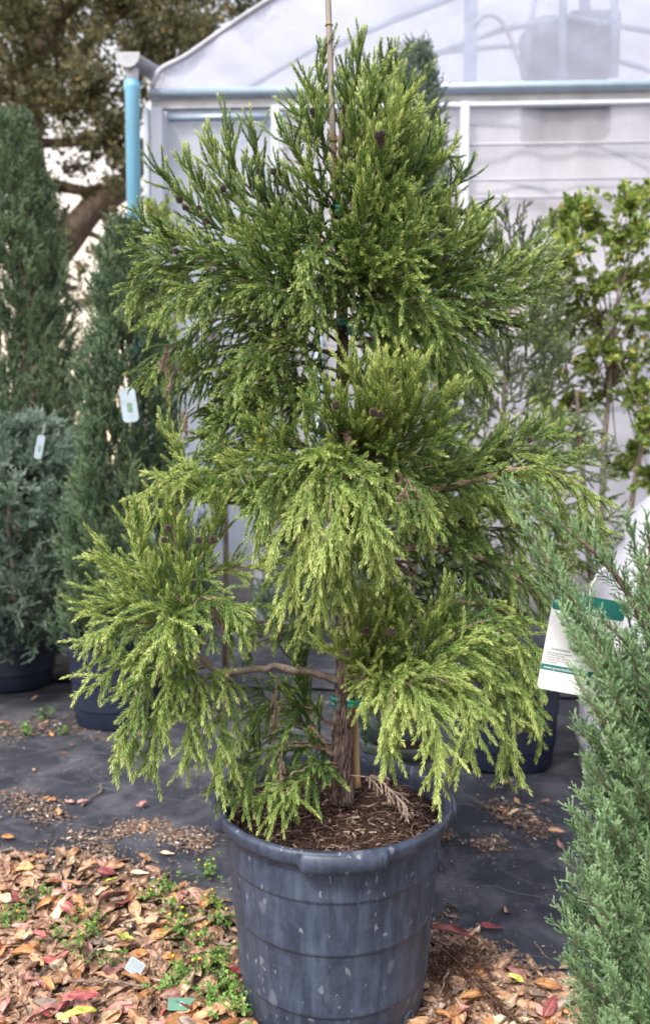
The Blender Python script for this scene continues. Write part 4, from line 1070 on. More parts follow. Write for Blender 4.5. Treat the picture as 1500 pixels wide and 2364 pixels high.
# walls below the gutter
def wall(name, xa_, xb_, za, zb, mat, amp, d=0.0, fx=3.0, sag=0.0):
    nx, nz = max(4, int(abs(xb_ - xa_) * 16)), 40; V = []
    for i in range(nx + 1):
        x = xa_ + (xb_ - xa_) * i / nx
        for j in range(nz + 1):
            z = za + (zb - za) * j / nz
            V.append((x, d + amp * (noise.noise(Vector((x * fx, z * .9, 1))) + .5 * noise.noise(Vector((x * fx * 3 + z, z * 2.2, 5)))) - sag * max(0, math.sin(z * 9)) ** 8, z))
    Fc = [(i * (nz + 1) + j, (i + 1) * (nz + 1) + j, (i + 1) * (nz + 1) + j + 1, i * (nz + 1) + j + 1) for i in range(nx) for j in range(nz)]
    return link(name, mesh_np(name, V, Fc, True), gh, mat)
xp1 = Wp(640, 400)[0]; xp2 = Wp(1060, 400)[0]
wall('wall_panel', x0g + .12, xp1, .45, zg - .06, M_POLY, .002)
wall('wall_film', xp1 + .05, x1g, .45, zg - .06, M_CURT, .035, 0, 3.0, .035)
q = MB(); q.box(((x0g + x1g) / 2, 0, .225), (x1g - x0g, .05, .45), 0, .005); q.build('base_board', plain('grey_boards', (.16, .16, .17), .8, .2, 0, .3, 6), gh)
q = MB(); q.box(((x0g + x1g) / 2, 11, 2.2), (x1g - x0g, .02, 4.4)); q.build('rear_wall', M_CURT, gh)
q = MB(); q.box((x0g + .05, 5.5, 2.3), (.02, 10.9, 4.5)); q.build('side_wall', M_POLY, gh)
q = MB(); q.box((x1g - .05, 5.5, 2.3), (.02, 10.9, 4.5)); q.build('side_wall', M_POLY, gh)
def tube_part(name, pts, r_, mat=M_TUBE, n=12): q = MB(); q.tube(pts, r_, n); return q.build(name, mat, gh, True)
tube_part('arch_tube', full + np.array((0, -.02, 0)), .024, M_GUT2)
for d in (2.0, 4.0, 6.0): tube_part('arch_tube', full + np.array((0, d, -.05)), .03)
tube_part('gutter_rail', [(x0g, -.08, zg + .03), (x1g, -.08, zg + .03)], .042)
q = MB(); q.box(((x0g + x1g) / 2, -.035, zg - .05), (x1g - x0g, .05, .09), 0, .006); q.build('beam', M_GUT, gh)
tube_part('wall_rail', [(x0g + .15, -.05, zg - .17), (xp1, -.05, zg - .17)], .03)
tube_part('wall_rail', [(xp1, -.06, zg - .11), (x1g, -.06, zg - .11)], .025, M_TUBEW)
for z_px, r_ in ((352, .022), (432, .018), (472, .02), (700, .02), (930, .02)): tube_part('roll_rail', [(xp1 + .06, -.06, Wp(1200, z_px)[2]), (x1g, -.06, Wp(1200, z_px)[2])], r_ * .7, M_CURT)
def post(px, za, zb, wd_, mat, dy=-.05): x = Wp(px, 500)[0]; q = MB(); q.box((x, dy, (za + zb) / 2), (wd_, .07, zb - za), 0, .008); return q.build('post', mat, gh)
post(640, 0, zg - .1, .075, M_TUBEW, -.085); post(1062, 0, zg - .1, .075, M_TUBEW, -.095); post(1500, 0, zg - .1, .075, M_TUBEW, -.085); post(372, 0, zg - .1, .10, M_TUBEW, -.09); post(348, 0, zg - .1, .05, M_TUBEW, -.08)
post(1082, zg + .08, Wp(1082, -150)[2], .11, M_TUBE, .16)
# inner trusses, hose and hanging heater seen through the film
tube_part('truss_tube', [Wp(760, 120, .12), Wp(900, 60, .12), Wp(1082, -5, .12)], .03)
tube_part('truss_tube', [Wp(930, 160, .15), Wp(1150, 85, .15), Wp(1300, 60, .15), Wp(1600, 120, .15)], .025)
tube_part('truss_tube', [Wp(560, 215, .10), Wp(760, 100, .10)], .022)
tube_part('truss_tube', [Wp(1200, 190, .2), Wp(1240, -120, .2)], .025)
tube_part('hose', smooth_curve([Wp(1092, 75, .10), Wp(1110, 55, .10), Wp(1140, 58, .10), Wp(1165, 95, .10), Wp(1185, 150, .10), Wp(1205, 195, .10)], 30), .018, M_GUT)
for px_ in (1287, 1402): tube_part('hanger_post', [Wp(px_, 195, .10), Wp(px_, -170, .10)], .035)
M_HEAT = plain('heater_sheet', (.12, .16, .26), .5, .4, .2, .2, 3)
q = MB(); a_, b2_ = Wp(1287, 190, .35), Wp(1402, 65, .35); q.box(((a_ + b2_) / 2), (abs(b2_[0] - a_[0]), .35, abs(b2_[2] - a_[2])), 0, .03); q.build('heater', M_HEAT, gh)
q = MB(); a_ = Wp(1245, 130, .45); q.lathe([(.10, -.25), (.22, -.22), (.24, .1), (.14, .22), (.05, .27)], 30, a_, True); q.build('heater_fan', M_HEAT, gh, True)
q = MB(); a_, b2_ = Wp(1195, 345, .25), Wp(1385, 250, .25); q.box(((a_ + b2_) / 2), (abs(b2_[0] - a_[0]), .3, abs(b2_[2] - a_[2])), 0, .05); q.build('shadow_blob', M_HEAT, gh)  # dark box added to stand in for the shadows below the gutter
tube_part('hanger_post', [Wp(1335, 65, .35), Wp(1325, -170, .35)], .05)
# roadside gutter end and its downspout
V = []; e0 = Wp(300, 135, -.45); e1 = Wp(352, 170, .6); na = 16
q = MB()
for (r_, ) in ((.10,), (.092,)):
    for e in (e0, e1):
        for k in range(na + 1):
            a = math.pi + math.pi * k / na; V.append((e[0] + r_ * math.cos(a) * 1.05, e[1], e[2] + r_ * math.sin(a) * .9 + .03))
n1 = na + 1
Fc = [(k, k + 1, n1 + k + 1, n1 + k) for k in range(na)] + [(2 * n1 + k, 3 * n1 + k, 3 * n1 + k + 1, 2 * n1 + k + 1) for k in range(na)] + [(k, 2 * n1 + k, 2 * n1 + k + 1, k + 1) for k in range(na)]
Fc += [(n1, 3 * n1, 2 * n1, 0), (na, 2 * n1 + na, 3 * n1 + na, n1 + na)]
q.add(V, Fc); q.build('side_gutter', M_GUT, gh, True)
q = MB(); q.lathe([(.001, -.005), (.1, -.004), (.1, .004), (.001, .005)], 32); V = np.array(q.v); V = np.stack((V[:, 0], V[:, 2], np.minimum(V[:, 1], .02)), 1) + e0 + (0, -.004, .03)
q2 = MB(); q2.add(V, q.f); q2.build('gutter_end_cap', M_GUT, gh)
M_SPOUT = plain('sky_blue_pipe', (.16, .42, .62), .35, .5, 0, .08, 4)
xd = Wp(312, 400, -.35)
q = MB(); zt3 = Wp(312, 190, -.35)[2]
q.tube([(xd[0], -.35, .02), (xd[0], -.35, zt3 - .08), (xd[0], -.35, zt3 - .06), (xd[0], -.35, zt3)], [.060, .060, .068, .068], 24); q.build('downspout', M_SPOUT, gh, True)
q = MB(); q.tube([(xd[0], -.35, zt3 - .02), (xd[0], -.35, e0[2] - .03)], .052, 20); q.build('spout_outlet', M_TUBEW, gh, True)

# weathered plank screen seen through the gap left of the cedar trunk
M_PLANK = plain('weathered_planks', (.30, .31, .34), .8, .2, 0, .25, 14, .3, (.15, 1, 1))
sc0 = P(690, 950, 4.4)
scr = empty('plank_screen', (sc0[0], 4.4, 0), 'grey weathered plank screen glimpsed left of the cedar trunk', 'screen')
for k in range(13):
    q = MB(); q.box((0, 0, .12 + k * .19), (.75, .025, .178), 0, .004); q.build('plank', M_PLANK, scr)
q = MB(); q.box((-.05, -.03, 1.2), (.03, .03, 2.4), 0, .003); q.build('batten', plain('dark_batten', (.06, .06, .07)), scr)
q = MB(); q.tube([(.16, -.06, 0), (.16, -.06, 2.4)], .035, 14); q.build('pipe', M_TUBE, scr, True)

# ------------------------------------------------------------------ oak behind, upper left
OY = 11.5
ok_base = P(75, 1200, OY); oak = empty('oak_tree', (ok_base[0], OY, 0), 'large spreading oak with dark limbs, out of focus at the upper left', 'tree')
OO = np.array((ok_base[0], OY, 0))
def Op(px, py, dy=0): return P(px, py, OY + dy) - OO * np.array((1, 1, 0))
q = MB(); q.tube(smooth_curve([(0, 0, 0), Op(85, 700), Op(70, 450), Op(60, 250), Op(90, 100)], 24), np.linspace(.42, .20, 24), 12); q.build('trunk', M_OAKB, oak, True)
for pts, r0, r1 in (([Op(80, 640), Op(150, 560), Op(215, 480), Op(290, 430), Op(360, 300)], .30, .12), ([Op(70, 450), Op(130, 430), Op(210, 440), Op(300, 400)], .13, .05), ([Op(65, 330), Op(150, 330), Op(250, 325), Op(330, 330)], .09, .04),
                    ([Op(60, 260), Op(140, 170), Op(220, 80), Op(320, 0)], .16, .06), ([Op(65, 300), Op(20, 150), Op(-40, 40)], .15, .07), ([Op(230, 460), Op(260, 560), Op(270, 640)], .08, .04), ([Op(150, 560), Op(210, 540), Op(300, 600)], .07, .03),
                    ([Op(70, 430), Op(20, 380), Op(-60, 360)], .12, .05), ([Op(90, 110), Op(200, -20), Op(380, -80)], .14, .05), ([Op(280, 20), Op(420, 60), Op(520, 40)], .06, .02), ([Op(100, 600), Op(140, 660), Op(190, 720)], .05, .03)):
    q = MB(); q.tube(smooth_curve(pts, 18), np.linspace(r0, r1, 18), 9); q.build('limb', M_OAKB, oak, True)
pts, dirs = [], []
def oak_clump(px, py, r_px, n, dy=0.0):
    c = Op(px, py, dy); s_ = (OY + 1.92) / F_PX * r_px
    for k in range(5):
        cc = c + R.normal(0, s_ * .5, 3); p_ = cc + R.normal(0, s_ * .33, (n // 5, 3)); pts.append(p_); dirs.append(np.tile(R.normal(0, 1, 3), (n // 5, 1)))
for i in range(150):
    a = R.uniform(-80, 640); b_ = R.uniform(-160, 250)
    if a > 330 and b_ > 150 - (a - 330) * .45: continue
    if R.random() < (.30 if b_ > 60 else .12): continue
    oak_clump(a, b_, 46, 280, R.uniform(-1.6, 1.6))
for i in range(60):
    a = R.uniform(-60, 330); b_ = R.uniform(240, 700)
    oak_clump(a, b_, 20, 60, R.uniform(-1, 1))
for (a, b_) in ((190, 200), (240, 240), (280, 280), (150, 250), (120, 200), (60, 230), (330, 200), (20, 200), (230, 300), (270, 420), (200, 330), (300, 330), (310, 120), (380, 100), (430, 70)): oak_clump(a, b_, 34, 260, -1)
V, Fc, tv = leaf_cloud(np.concatenate(pts), np.concatenate(dirs), .11, .38, .22)
link('crown', mesh_np('crown', V, Fc, False, tv), oak, M_OAK)
# far wooded strip and the distant hedge along the lot
hp, hd = [], []
for i in range(260):
    x = R.uniform(-26, 16); z = abs(R.normal(0, 1.0)); p_ = np.array((x, 24 + R.normal(0, 1), z)) + R.normal(0, .45, (60, 3)); hp.append(p_); hd.append(np.tile(R.normal(0, 1, 3), (60, 1)))
V, Fc, tv = leaf_cloud(np.concatenate(hp), np.concatenate(hd), .22, .45, .2); V[:, 2] = np.maximum(V[:, 2], .01)
prop(link('distant_hedge', mesh_np('distant_hedge', V, Fc, False, tv), None, M_OAK), 'far hazy hedge behind the potted conifers at the left', 'hedge', kind='stuff')

# ------------------------------------------------------------------ leaf litter
def leaf_mat(name, a, b2, c2):
    m, nt, b = new_mat(name)
    v = mapping(nt, (1, 1, 1)); oi = N(nt, 'ShaderNodeObjectInfo')
    mp = N(nt, 'ShaderNodeVectorMath', operation='ADD'); nt.links.new(v, mp.inputs[0]); nt.links.new(oi.outputs['Random'], mp.inputs[1])
    n1 = noise_n(nt, 32, 5, .6, mp.outputs[0]); n2 = noise_n(nt, 160, 3, .6, mp.outputs[0])
    c = ramp(nt, n1, [(.3, a), (.5, b2), (.72, c2)])
    c = mixc(nt, ramp(nt, n2, [(.52, (0, 0, 0)), (.7, (.75, .75, .75))]), c, tuple(x * .4 for x in a))
    at = N(nt, 'ShaderNodeAttribute', attribute_name='tint'); c = mixc(nt, at.outputs['Fac'], c, tuple(min(1, x * 1.4) for x in c2))
    hs_ = N(nt, 'ShaderNodeHueSaturation'); nt.links.new(c, hs_.inputs['Color'])
    mr = N(nt, 'ShaderNodeMapRange'); nt.links.new(oi.outputs['Random'], mr.inputs[0]); mr.inputs[3].default_value = .62; mr.inputs[4].default_value = 1.25; nt.links.new(mr.outputs[0], hs_.inputs['Value'])
    nt.links.new(hs_.outputs[0], b.inputs['Base Color']); b.inputs['Roughness'].default_value = .55; b.inputs['Specular IOR Level'].default_value = .35
    bump(nt, b, n2, .2, .001)
    return m
LM = {
 'mixed': leaf_mat('litter_leaf', (.13, .07, .045), (.36, .205, .13), (.60, .42, .29)),
 'tan': leaf_mat('tan_leaf', (.26, .12, .06), (.45, .24, .13), (.58, .38, .23)),
 'orange brown': leaf_mat('orange_brown_leaf', (.22, .085, .03), (.42, .19, .075), (.56, .31, .14)),
 'dusty pink': leaf_mat('pink_leaf', (.30, .11, .10), (.47, .22, .19), (.58, .36, .31)),
 'crimson': leaf_mat('crimson_leaf', (.22, .04, .045), (.36, .085, .09), (.46, .19, .16)),
 'pale straw': leaf_mat('straw_leaf', (.42, .29, .17), (.58, .43, .28), (.70, .58, .42)),
 'grey brown': leaf_mat('grey_brown_leaf', (.12, .08, .06), (.22, .16, .13), (.35, .28, .24)),
 'yellow green': leaf_mat('yellow_green_leaf', (.22, .27, .04), (.40, .40, .07), (.50, .50, .15)),
}
def leaf_shape(L, W, fold, curl, twist, wob, seed):
    nu, nv = 12, 6; V = []; tv = []
    for i in range(nu + 1):
        u = i / nu; w_ = W * .5 * (math.sin(math.pi * min(1, u ** .85)) ** .8) * (1 + .08 * math.sin(u * 9 + seed)) + .0006
        th = curl * (u - .5); 
        for j in range(nv + 1):
            s = -1 + 2 * j / nv; x = (u - .5) * L; y = s * w_; z = abs(s) ** 1.3 * w_ * fold
            z += wob * noise.noise(Vector((u * 3.2 + seed, s * 1.5, seed))) * W
            tw = twist * (u - .5); y, z = y * math.cos(tw) - z * math.sin(tw), y * math.sin(tw) + z * math.cos(tw)
            if abs(curl) > 1e-3:
                rr = L / curl; xx = (rr - z) * math.sin(th); zz = rr - (rr - z) * math.cos(th)
            else: xx, zz = x, z
            V.append((xx, y, zz)); tv.append(.55 if s == 0 else 0)
    V = np.array(V); V[:, 2] -= V[:, 2].min()
    Fc = [(i * (nv + 1) + j, (i + 1) * (nv + 1) + j, (i + 1) * (nv + 1) + j + 1, i * (nv + 1) + j + 1) for i in range(nu) for j in range(nv)]
    return V, Fc, tv
SH = []
for k in range(14):
    SH.append(leaf_shape(R.uniform(.060, .098), R.uniform(.022, .038), R.uniform(-.4, .7), R.uniform(-1.0, 1.0), R.normal(0, .4), R.uniform(.2, .6), k * 3.7))
LME = {}
def leaf_me(shape, colour):
    if (shape, colour) not in LME:
        V, Fc, tv = SH[shape]; me = mesh_np('fallen_leaf', V, Fc, True, tv); me.materials.append(LM[colour]); LME[(shape, colour)] = me
    return LME[(shape, colour)]
KEYS = ['tan', 'orange brown', 'dusty pink', 'crimson', 'pale straw', 'grey brown', 'yellow green']
PROB_L = np.array([.36, .16, .19, .06, .14, .09, .005]); PROB_L /= PROB_L.sum()
PROB_R = np.array([.34, .22, .09, .04, .09, .21, .01]); PROB_R /= PROB_R.sum()
def in_pot(x, y, pad=.012): return math.hypot(x - PX, y) < RB + pad
def place_leaf(p, z, rz, tx, ty, shape, colour, label, group, sc=1.0):
    o = bpy.data.objects.new('fallen_leaf', leaf_me(shape, colour)); COL.objects.link(o)
    o.location = (p[0], p[1], z); o.rotation_euler = (tx, ty, rz); o.scale = (sc,) * 3
    return prop(o, label, 'leaf', group)
GL = 'fallen leaves in the litter left of the centre pot'
GR = 'fallen leaves in the litter right of the centre pot'
def litter_pts(n, region):
    out = []
    while len(out) < n:
        if region == 'L': px_, py_ = R.uniform(-25, 600), R.uniform(1975, 2440)
        else: px_, py_ = R.uniform(890, 1340), R.uniform(2090, 2440)
        p = G(px_, py_)
        if in_pot(p[0], p[1]): continue
        ed = edge_y(p[0]); over = p[1] - ed
        if over > .05 and R.random() > .10: continue
        if over > .0 and R.random() > .55: continue
        if over > .16: continue
        out.append((p, px_, py_))
    return out
# hidden lower layer, one object
lb = [[], [], []]; ov = 0
for reg, n in (('L', 900), ('R', 420)):
    for (p, a, b_) in litter_pts(n, reg):
        V, Fc, tv = SH[R.integers(14)]; rz = R.random() * 6.28; c_, s_ = math.cos(rz), math.sin(rz); sc2 = R.uniform(.7, 1.1)
        tx = R.normal(0, .25); V2 = V * sc2; V2 = np.stack((V2[:, 0], V2[:, 1] * math.cos(tx) - V2[:, 2] * math.sin(tx), V2[:, 1] * math.sin(tx) + V2[:, 2] * math.cos(tx)), 1)
        V2 = np.stack((V2[:, 0] * c_ - V2[:, 1] * s_, V2[:, 0] * s_ + V2[:, 1] * c_, V2[:, 2]), 1) + np.array((p[0], p[1], R.uniform(.003, .012)))
        lb[0].append(V2); lb[1].append(np.array(Fc) + ov); lb[2].append(np.array(tv)); ov += len(V2)
prop(link('leaf_litter', mesh_np('leaf_litter', np.concatenate(lb[0]), np.concatenate(lb[1]), True, np.concatenate(lb[2])), None, LM['mixed']), 'lower layer of brown leaves under the fallen leaves', 'leaf litter', kind='stuff')
for reg, n, PR, grp in (('L', 205, PROB_L, GL), ('R', 68, PROB_R, GR)):
    for (p, a, b_) in litter_pts(n, reg):
        colr = KEYS[R.choice(7, p=PR)]
        if colr == 'yellow green': colr = 'tan'
        side = 'left' if reg == 'L' else 'right'
        place_leaf(p, R.uniform(.006, .030), R.random() * 6.28, R.normal(0, .28), R.normal(0, .22), int(R.integers(14)), colr, f'curled {colr} fallen leaf in the litter {side} of the centre pot', grp, R.uniform(.8, 1.2))
def named_leaf(px_, py_, rzdeg, colr, label, shape=0, sc=1.0, z=.03, tx=0.0, ty=0.0):
    place_leaf(G(px_, py_, z), z, math.radians(rzdeg), tx, ty, shape, colr, label, None, sc)
named_leaf(1130, 2143, -8, 'crimson', 'crimson leaf lying alone on the black cloth right of the centre pot', 3, .95, .014)
named_leaf(1163, 2105, 70, 'tan', 'cupped tan leaf standing up on the black cloth right of the centre pot', 5, .8, .016, .9, .5)
named_leaf(1193, 2262, -42, 'yellow green', 'bright yellow green leaf in the litter at the lower right', 2, .8, .034)
named_leaf(1265, 2280, -14, 'orange brown', 'long orange brown leaf lying at the cloth edge by the juniper', 1, 1.1, .034)
named_leaf(1270, 2330, 55, 'crimson', 'red leaf beside the juniper at the bottom right corner', 4, .95, .034)
named_leaf(1040, 2160, -18, 'crimson', 'long red leaf over the dead frond right of the pot', 6, 1.3, .045)
named_leaf(322, 2018, -3, 'pale straw', 'pale yellow green leaf at the cloth edge left of the pot', 3, .85, .022)
named_leaf(245, 2018, -12, 'crimson', 'long crimson leaf at the far edge of the left litter', 1, 1.1, .045)
named_leaf(258, 2034, 40, 'yellow green', 'small yellow leaf beneath the crimson one at the litter edge', 5, .55, .045)
named_leaf(95, 2160, -25, 'crimson', 'magenta leaf in the left litter below the clover', 2, .9, .048)
named_leaf(135, 2215, 28, 'crimson', 'broad crimson leaf near the middle of the left litter', 7, .9, .05)
named_leaf(185, 2305, 5, 'crimson', 'large red leaf near the bottom of the left litter', 4, 1.0, .055)
named_leaf(180, 2350, 25, 'yellow green', 'yellow and green leaf at the bottom of the left litter', 6, 1.0, .052)
named_leaf(290, 2170, -20, 'yellow green', 'lime leaf beside the small white label in the left litter', 8, .8, .045)
named_leaf(330, 2300, 82, 'orange brown', 'upright brown leaf with a clear midrib in the left litter', 9, 1.15, .055, .1, .5)
named_leaf(385, 1972, -8, 'pale straw', 'pale cream leaf alone on the cloth behind the left litter', 3, .7, .016)
named_leaf(95, 1980, 5, 'orange brown', 'orange leaf alone on the cloth at the left', 1, .7, .016)
named_leaf(18, 1935, 0, 'orange brown', 'orange leaf on the cloth cut by the left edge', 1, .8, .016)
named_leaf(1008, 1905, 65, 'orange brown', 'orange leaf leaning on the right rim of the centre pot', 2, .5, .02)
# loose leaves further back on the cloth
GB = 'blurred leaves scattered on the black cloth behind the centre pot'
for i in range(44):
    reg = R.integers(4)
    if reg == 0: a, b_ = R.uniform(-10, 170), R.uniform(1570, 1790)
    elif reg == 1: a, b_ = R.normal(60, 60), R.normal(1870, 40)
    elif reg == 2: a, b_ = R.normal(1180, 45), R.normal(1890, 26)
    else: a, b_ = R.uniform(150, 1290), R.uniform(1540, 2080)
    p = G(a, b_)
    if in_pot(p[0], p[1], .1) or math.hypot(p[0] - POT_L[0], p[1] - 2.1) < .26: continue
    colr = KEYS[R.choice(7, p=PROB_L)]
    if colr == 'yellow green': colr = 'tan'
    place_leaf(p, R.uniform(.016, .026) + (.02 if p[1] > 2.0 - .3 * p[0] else 0), R.random() * 6.28, R.normal(0, .2), R.normal(0, .2), int(R.integers(14)), colr, f'small {colr} leaf out of focus on the cloth behind the centre pot', GB, R.uniform(.4, .8))
# bark crumbs, grit and twigs on the cloth
M_CRUMB = foliage_mat('crumb', [(0, (.05, .03, .02)), (.5, (.17, .11, .08)), (.85, (.34, .26, .20)), (1, (.7, .67, .62))], 0, .9)
cr = [[], [], []]; ov = 0
def crumb(p, s, t, z=.016):
    global ov
    q = np.array([(-1, -.5, 0), (1, -.4, 0), (.9, .5, 0), (-.8, .5, 0), (-.6, -.2, .5), (.5, -.2, .6), (.5, .3, .5), (-.5, .3, .55)]) * s * np.array((1, .7, .6))
    a = R.random() * 6.28; c_, s_ = math.cos(a), math.sin(a)
    q = np.stack((q[:, 0] * c_ - q[:, 1] * s_, q[:, 0] * s_ + q[:, 1] * c_, q[:, 2]), 1) + np.array((p[0], p[1], z))
    cr[0].append(q); cr[1].append(np.array([(4, 5, 6, 7), (0, 1, 5, 4), (1, 2, 6, 5), (2, 3, 7, 6), (3, 0, 4, 7)]) + ov); cr[2].append(np.full(8, t)); ov += 8
def patch(ctr, n, sp, tmean):
    c = smooth_curve([G(*q) for q in ctr], 20)
    for i in range(n):
        k = R.integers(20); p = c[k] + R.normal(0, sp, 3); crumb(p, R.uniform(.003, .010), np.clip(R.normal(tmean, .22), 0, 1), R.uniform(.012, .024))
patch([(270, 1930), (330, 1915), (400, 1935), (470, 1960)], 1100, .035, .5)
patch([(170, 1940), (215, 1955), (235, 1985)], 260, .03, .5)
patch([(20, 1850), (90, 1875), (130, 1900)], 420, .05, .5)
patch([(0, 1690), (60, 1700), (130, 1670)], 500, .09, .45)
patch([(1130, 1870), (1190, 1895), (1240, 1930)], 420, .045, .45)
patch([(1105, 1960), (1150, 1955)], 220, .03, .5)
patch([(1010, 1930), (1030, 1940)], 150, .02, .4)
patch([(620, 1508), (700, 1510), (760, 1512)], 300, .07, .55)
patch([(560, 1530), (600, 1640), (680, 1680)], 220, .14, .55)
patch([(170, 1690), (260, 1712), (330, 1700)], 200, .05, .5)
patch([(0, 2060), (200, 2100), (480, 2200)], 700, .14, .4)
patch([(0, 2250), (200, 2280), (500, 2330)], 600, .12, .4)
patch([(950, 2250), (1100, 2300), (1250, 2340)], 1300, .09, .4)
patch([(0, 1990), (180, 1995), (330, 2035), (480, 2115)], 700, .04, .5)
patch([(980, 2150), (1120, 2220), (1290, 2300)], 500, .04, .5)
for i in range(900):
    p = G(R.uniform(0, 1330), 1560 + 640 * R.random()); 
    if not in_pot(p[0], p[1]): crumb(p, R.uniform(.0012, .0038), np.clip(R.normal(.75, .25), 0, 1), .015)
prop(link('ground_litter', mesh_np('ground_litter', np.concatenate(cr[0]), np.concatenate(cr[1]), False, np.concatenate(cr[2])), None, M_CRUMB), 'bark crumbs and pale grit strewn over the black cloth', 'debris', kind='stuff')
def twig(pts, r_, label, z=.02):
    q = MB(); c = smooth_curve([G(a, b_, z) for a, b_ in pts], 14); c[1:-1] += R.normal(0, .002, (12, 3)); c[:, 2] = np.maximum(c[:, 2], .012); q.tube(c, np.linspace(r_, r_ * .6, 14), 6)
    prop(q.build('twig', M_TWIG, None, True), label, 'twig')
twig([(0, 1965), (30, 1962), (52, 1978)], .004, 'bare twig on the cloth at the left edge')
twig([(190, 1860), (215, 1838), (235, 1825), (232, 1808)], .0045, 'curved brown twig on the cloth behind the left litter')
twig([(320, 1895), (360, 1908)], .004, 'short pale stick above the bark crumbs left of the pot')
twig([(40, 1832), (70, 1850)], .005, 'thick pale stick on the cloth near the left edge')
twig([(1232, 2175), (1262, 2210)], .0035, 'thin stick on the cloth beside the foreground juniper')
twig([(1100, 1938), (1155, 1940)], .003, 'straight pale stick on the cloth right of the pot')
twig([(1035, 2235), (1020, 2280), (985, 2364)], .0035, 'forked twig in the litter right of the pot', .05)
twig([(1100, 2215), (1150, 2208)], .0045, 'stubby grey stick at the litter edge right of the pot', .04)
twig([(160, 2262), (260, 2265), (350, 2275)], .0050, 'pale flat stick under the white label in the left litter', .05)
twig([(238, 2160), (225, 2190), (160, 2250)], .0035, 'grey twig sloping through the left litter', .045)
# dead frond on the ground at the right
dfo = G(1080, 2220)
df = empty('dead_frond', (dfo[0], dfo[1], 0), 'rust brown dead cedar frond lying in the litter right of the pot', 'dead branch')
D0 = np.array((dfo[0], dfo[1], 0))
for pts in ([(965, 2150), (1050, 2215), (1120, 2290), (1200, 2364)], [(970, 2170), (1010, 2230), (1040, 2300)], [(1000, 2170), (1080, 2200), (1130, 2240)]):
    c = smooth_curve([G(a, b_, .045) for a, b_ in pts], 24); q = MB(); q.tube(c, np.linspace(.003, .001, 24), 5); bo = q.build('stem', M_TWIG, df, True, off=D0)
    ln, ti = spray(c, Lmax=.055, ang=35, g=-.05, rl=.03, step=.010, rstep=.009, tint=.35, selfneedle=0, flat=.75)
    ln = [np.column_stack((l[:, :2], np.maximum(l[:, 2], .03))) for l in ln]
    dress(bo, ln, ti, M_RUST, name='needles', off=D0, ds=.0016, ln=.007, wd=.0008)
# printed labels lying in the litter
lt_c = G(312, 2232, .055)
t2 = empty('plant_label', tuple(lt_c), 'small white printed label lying in the left litter', 'label'); t2.rotation_euler = (math.radians(-38), math.radians(28), math.radians(-12))
q = MB(); q.add(*rrect(.044, .034, .003, .0008)); q.build('card', M_CARD2, t2)
for k in range(6):
    q = MB(); q.add(*rrect(.036, .0018, .0003, .0014, 0, .012 - k * .0048)); q.build('printed_line', M_INK, t2)
gt_c = G(418, 2318, .036)
t3 = empty('plant_label', tuple(gt_c), 'mint green plastic label half buried in the left litter', 'label'); t3.rotation_euler = (math.radians(-62), math.radians(8), math.radians(10))
q = MB(); q.add(*rrect(.065, .03, .003, .0008)); q.build('card', plain('mint_card', (.12, .27, .19), .4), t3)
text('label_lettering', 'Ga', .014, -.005, -.004, M_WHITE, t3)

# ------------------------------------------------------------------ clover
def clover_me():
    lv = [[], []]; st = MB(); o = 0; fl = []
    for k in range(26):
        a = R.random() * 6.28; r_ = abs(R.normal(0, .026)); h = R.uniform(.02, .055)
        p0 = np.array((r_ * .3 * math.cos(a), r_ * .3 * math.sin(a), 0)); p1 = np.array((r_ * 1.3 * math.cos(a), r_ * 1.3 * math.sin(a), h))
        st.tube([p0, (p0 + p1) / 2 + R.normal(0, .003, 3), p1], [.0008, .0006, .0005], 4)
        nn = nrm(np.array((math.cos(a) * .5, math.sin(a) * .5, 1)) + R.normal(0, .35, 3)); u = nrm(np.cross(nn, (1, .3, .1))); v = np.cross(nn, u); s = R.uniform(.0055, .0095)
        for q in range(3):
            b = q * 2.094 + a; d = u * math.cos(b) + v * math.sin(b); e = np.cross(nn, d)
            V = [p1, p1 + d * s * .5 + e * s * .45 + nn * s * .12, p1 + d * s * 1.05 + e * s * .38 + nn * s * .1, p1 + d * s * 1.0, p1 + d * s * 1.05 - e * s * .38 + nn * s * .1, p1 + d * s * .5 - e * s * .45 + nn * s * .12]
            lv[0] += V; lv[1] += [(o, o + 1, o + 2, o + 3), (o, o + 3, o + 4, o + 5)]; o += 6
    return lv, st
CLV = []
for k in range(4):
    lv, st = clover_me(); tv = np.repeat(np.clip(R.normal(.5, .18, len(lv[0]) // 6), 0, 1), 6)
    me = mesh_np('leaves', np.array(lv[0]), np.array(lv[1]), False, tv); me.materials.append(M_CLOVER)
    so = st.build('stems', M_CLOVER); sm = so.data; bpy.data.objects.remove(so); CLV.append((me, sm))
M_FLOW = plain('yellow_flower', (.75, .62, .04), .6)
q = MB()
for k in range(10):
    a = k * 2.4; q.tube([(0, 0, 0), (.0022 * math.cos(a), .0022 * math.sin(a), .001 + .0003 * k)], [.0016, .0010], 5)
fo = q.build('flower', M_FLOW); fme = fo.data; bpy.data.objects.remove(fo)
GC = 'clover plants sprouting in the litter by the pot'
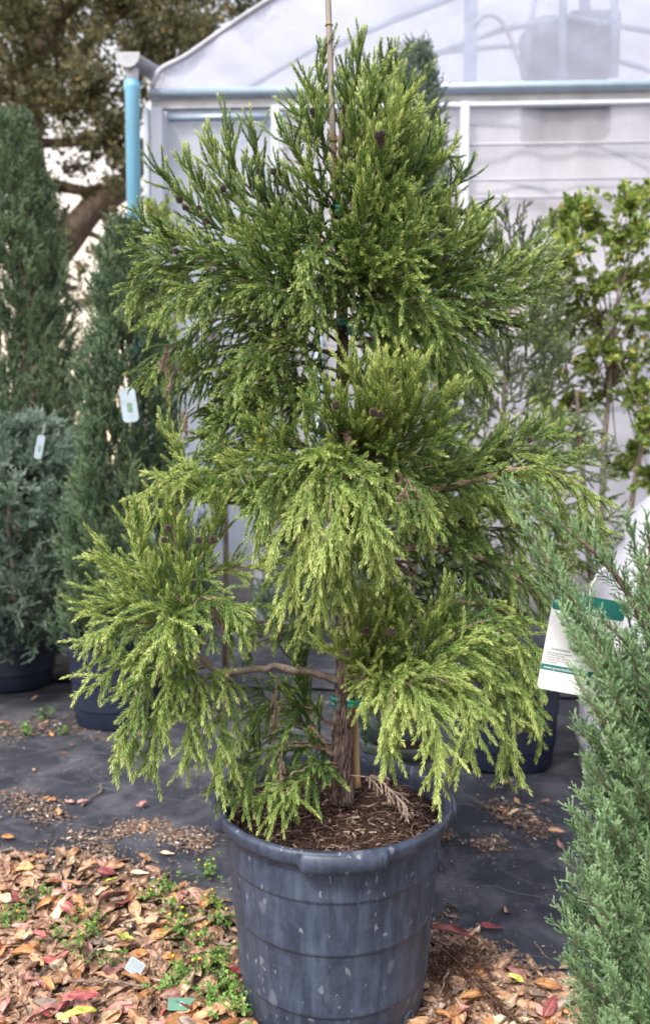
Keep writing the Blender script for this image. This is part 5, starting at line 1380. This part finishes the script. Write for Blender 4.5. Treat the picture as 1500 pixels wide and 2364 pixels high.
for i, (a, b_, s, nf, lb_) in enumerate(((100, 2085, 1.0, 0, 'in the upper left litter'), (40, 2135, .9, 1, 'near the left edge of the litter'), (15, 2140, .8, 0, 'at the left edge of the litter'), (55, 2092, .7, 0, 'left of the tallest upper clump'),
    (175, 2135, .9, 0, 'in the middle of the left litter'), (220, 2140, .8, 2, 'right of the middle of the left litter'), (210, 2170, .9, 1, 'below the middle of the left litter'), (180, 2205, .9, 1, 'above the large crimson leaf'), (130, 2170, .7, 0, 'beside the magenta leaf'),
    (345, 2085, .9, 1, 'at the litter edge half way to the pot'), (380, 2060, 1.0, 0, 'on the cloth edge left of the pot'), (400, 2115, 1.0, 1, 'between the litter edge and the pot'), (480, 2030, 1.1, 2, 'standing tallest against the cloth by the pot'), (420, 2165, 1.2, 2, 'left of the pot at mid height'),
    (490, 2095, .9, 1, 'touching the left side of the pot'), (470, 2190, 1.1, 1, 'close to the pot below mid height'), (505, 2140, 1.1, 1, 'against the left pot wall'), (500, 2240, 1.2, 0, 'against the lower left pot wall'), (410, 2285, 1.2, 1, 'above the mint green label'), (380, 2290, .9, 0, 'left of the mint green label'),
    (520, 2290, 1.2, 0, 'at the foot of the pot on its left'), (490, 2330, 1.2, 0, 'at the bottom edge left of the pot'), (535, 2330, 1.2, 0, 'nearest the pot foot at the bottom edge'), (250, 2240, .9, 0, 'beside the small white label'), (60, 1700, 1.3, 0, 'blurred on the cloth at the far left'), (105, 1660, 1.2, 0, 'blurred beside the dark left pot'), (150, 1700, .9, 0, 'blurred in front of the dark left pot'), (455, 2260, 1.0, 1, 'between the mint label and the pot'), (565, 2350, 1.1, 0, 'under the pot edge at the bottom'))):
    p = G(a, b_, .01)
    if in_pot(p[0], p[1], .0): p = p + np.array((-.06, 0, 0))
    me, sm = CLV[i % 4]
    o = empty('clover_plant', (p[0], p[1], .012), 'small green clover ' + ('with yellow flowers ' if nf else '') + lb_, 'clover', GC); o.rotation_euler = (0, 0, R.random() * 6.28); o.scale = (s,) * 3
    link('leaves', me, o); link('stems', sm, o)
    for k in range(nf + (1 if nf else 0)):
        f_ = link('flower', fme, o); f_.location = (R.normal(0, .02), R.normal(0, .02), R.uniform(.045, .065)); f_.scale = (1.2,) * 3
        q = MB(); q.tube([(0, 0, 0), (f_.location[0], f_.location[1], f_.location[2])], .0005, 4); q.build('flower_stalk', M_CLOVER, o)
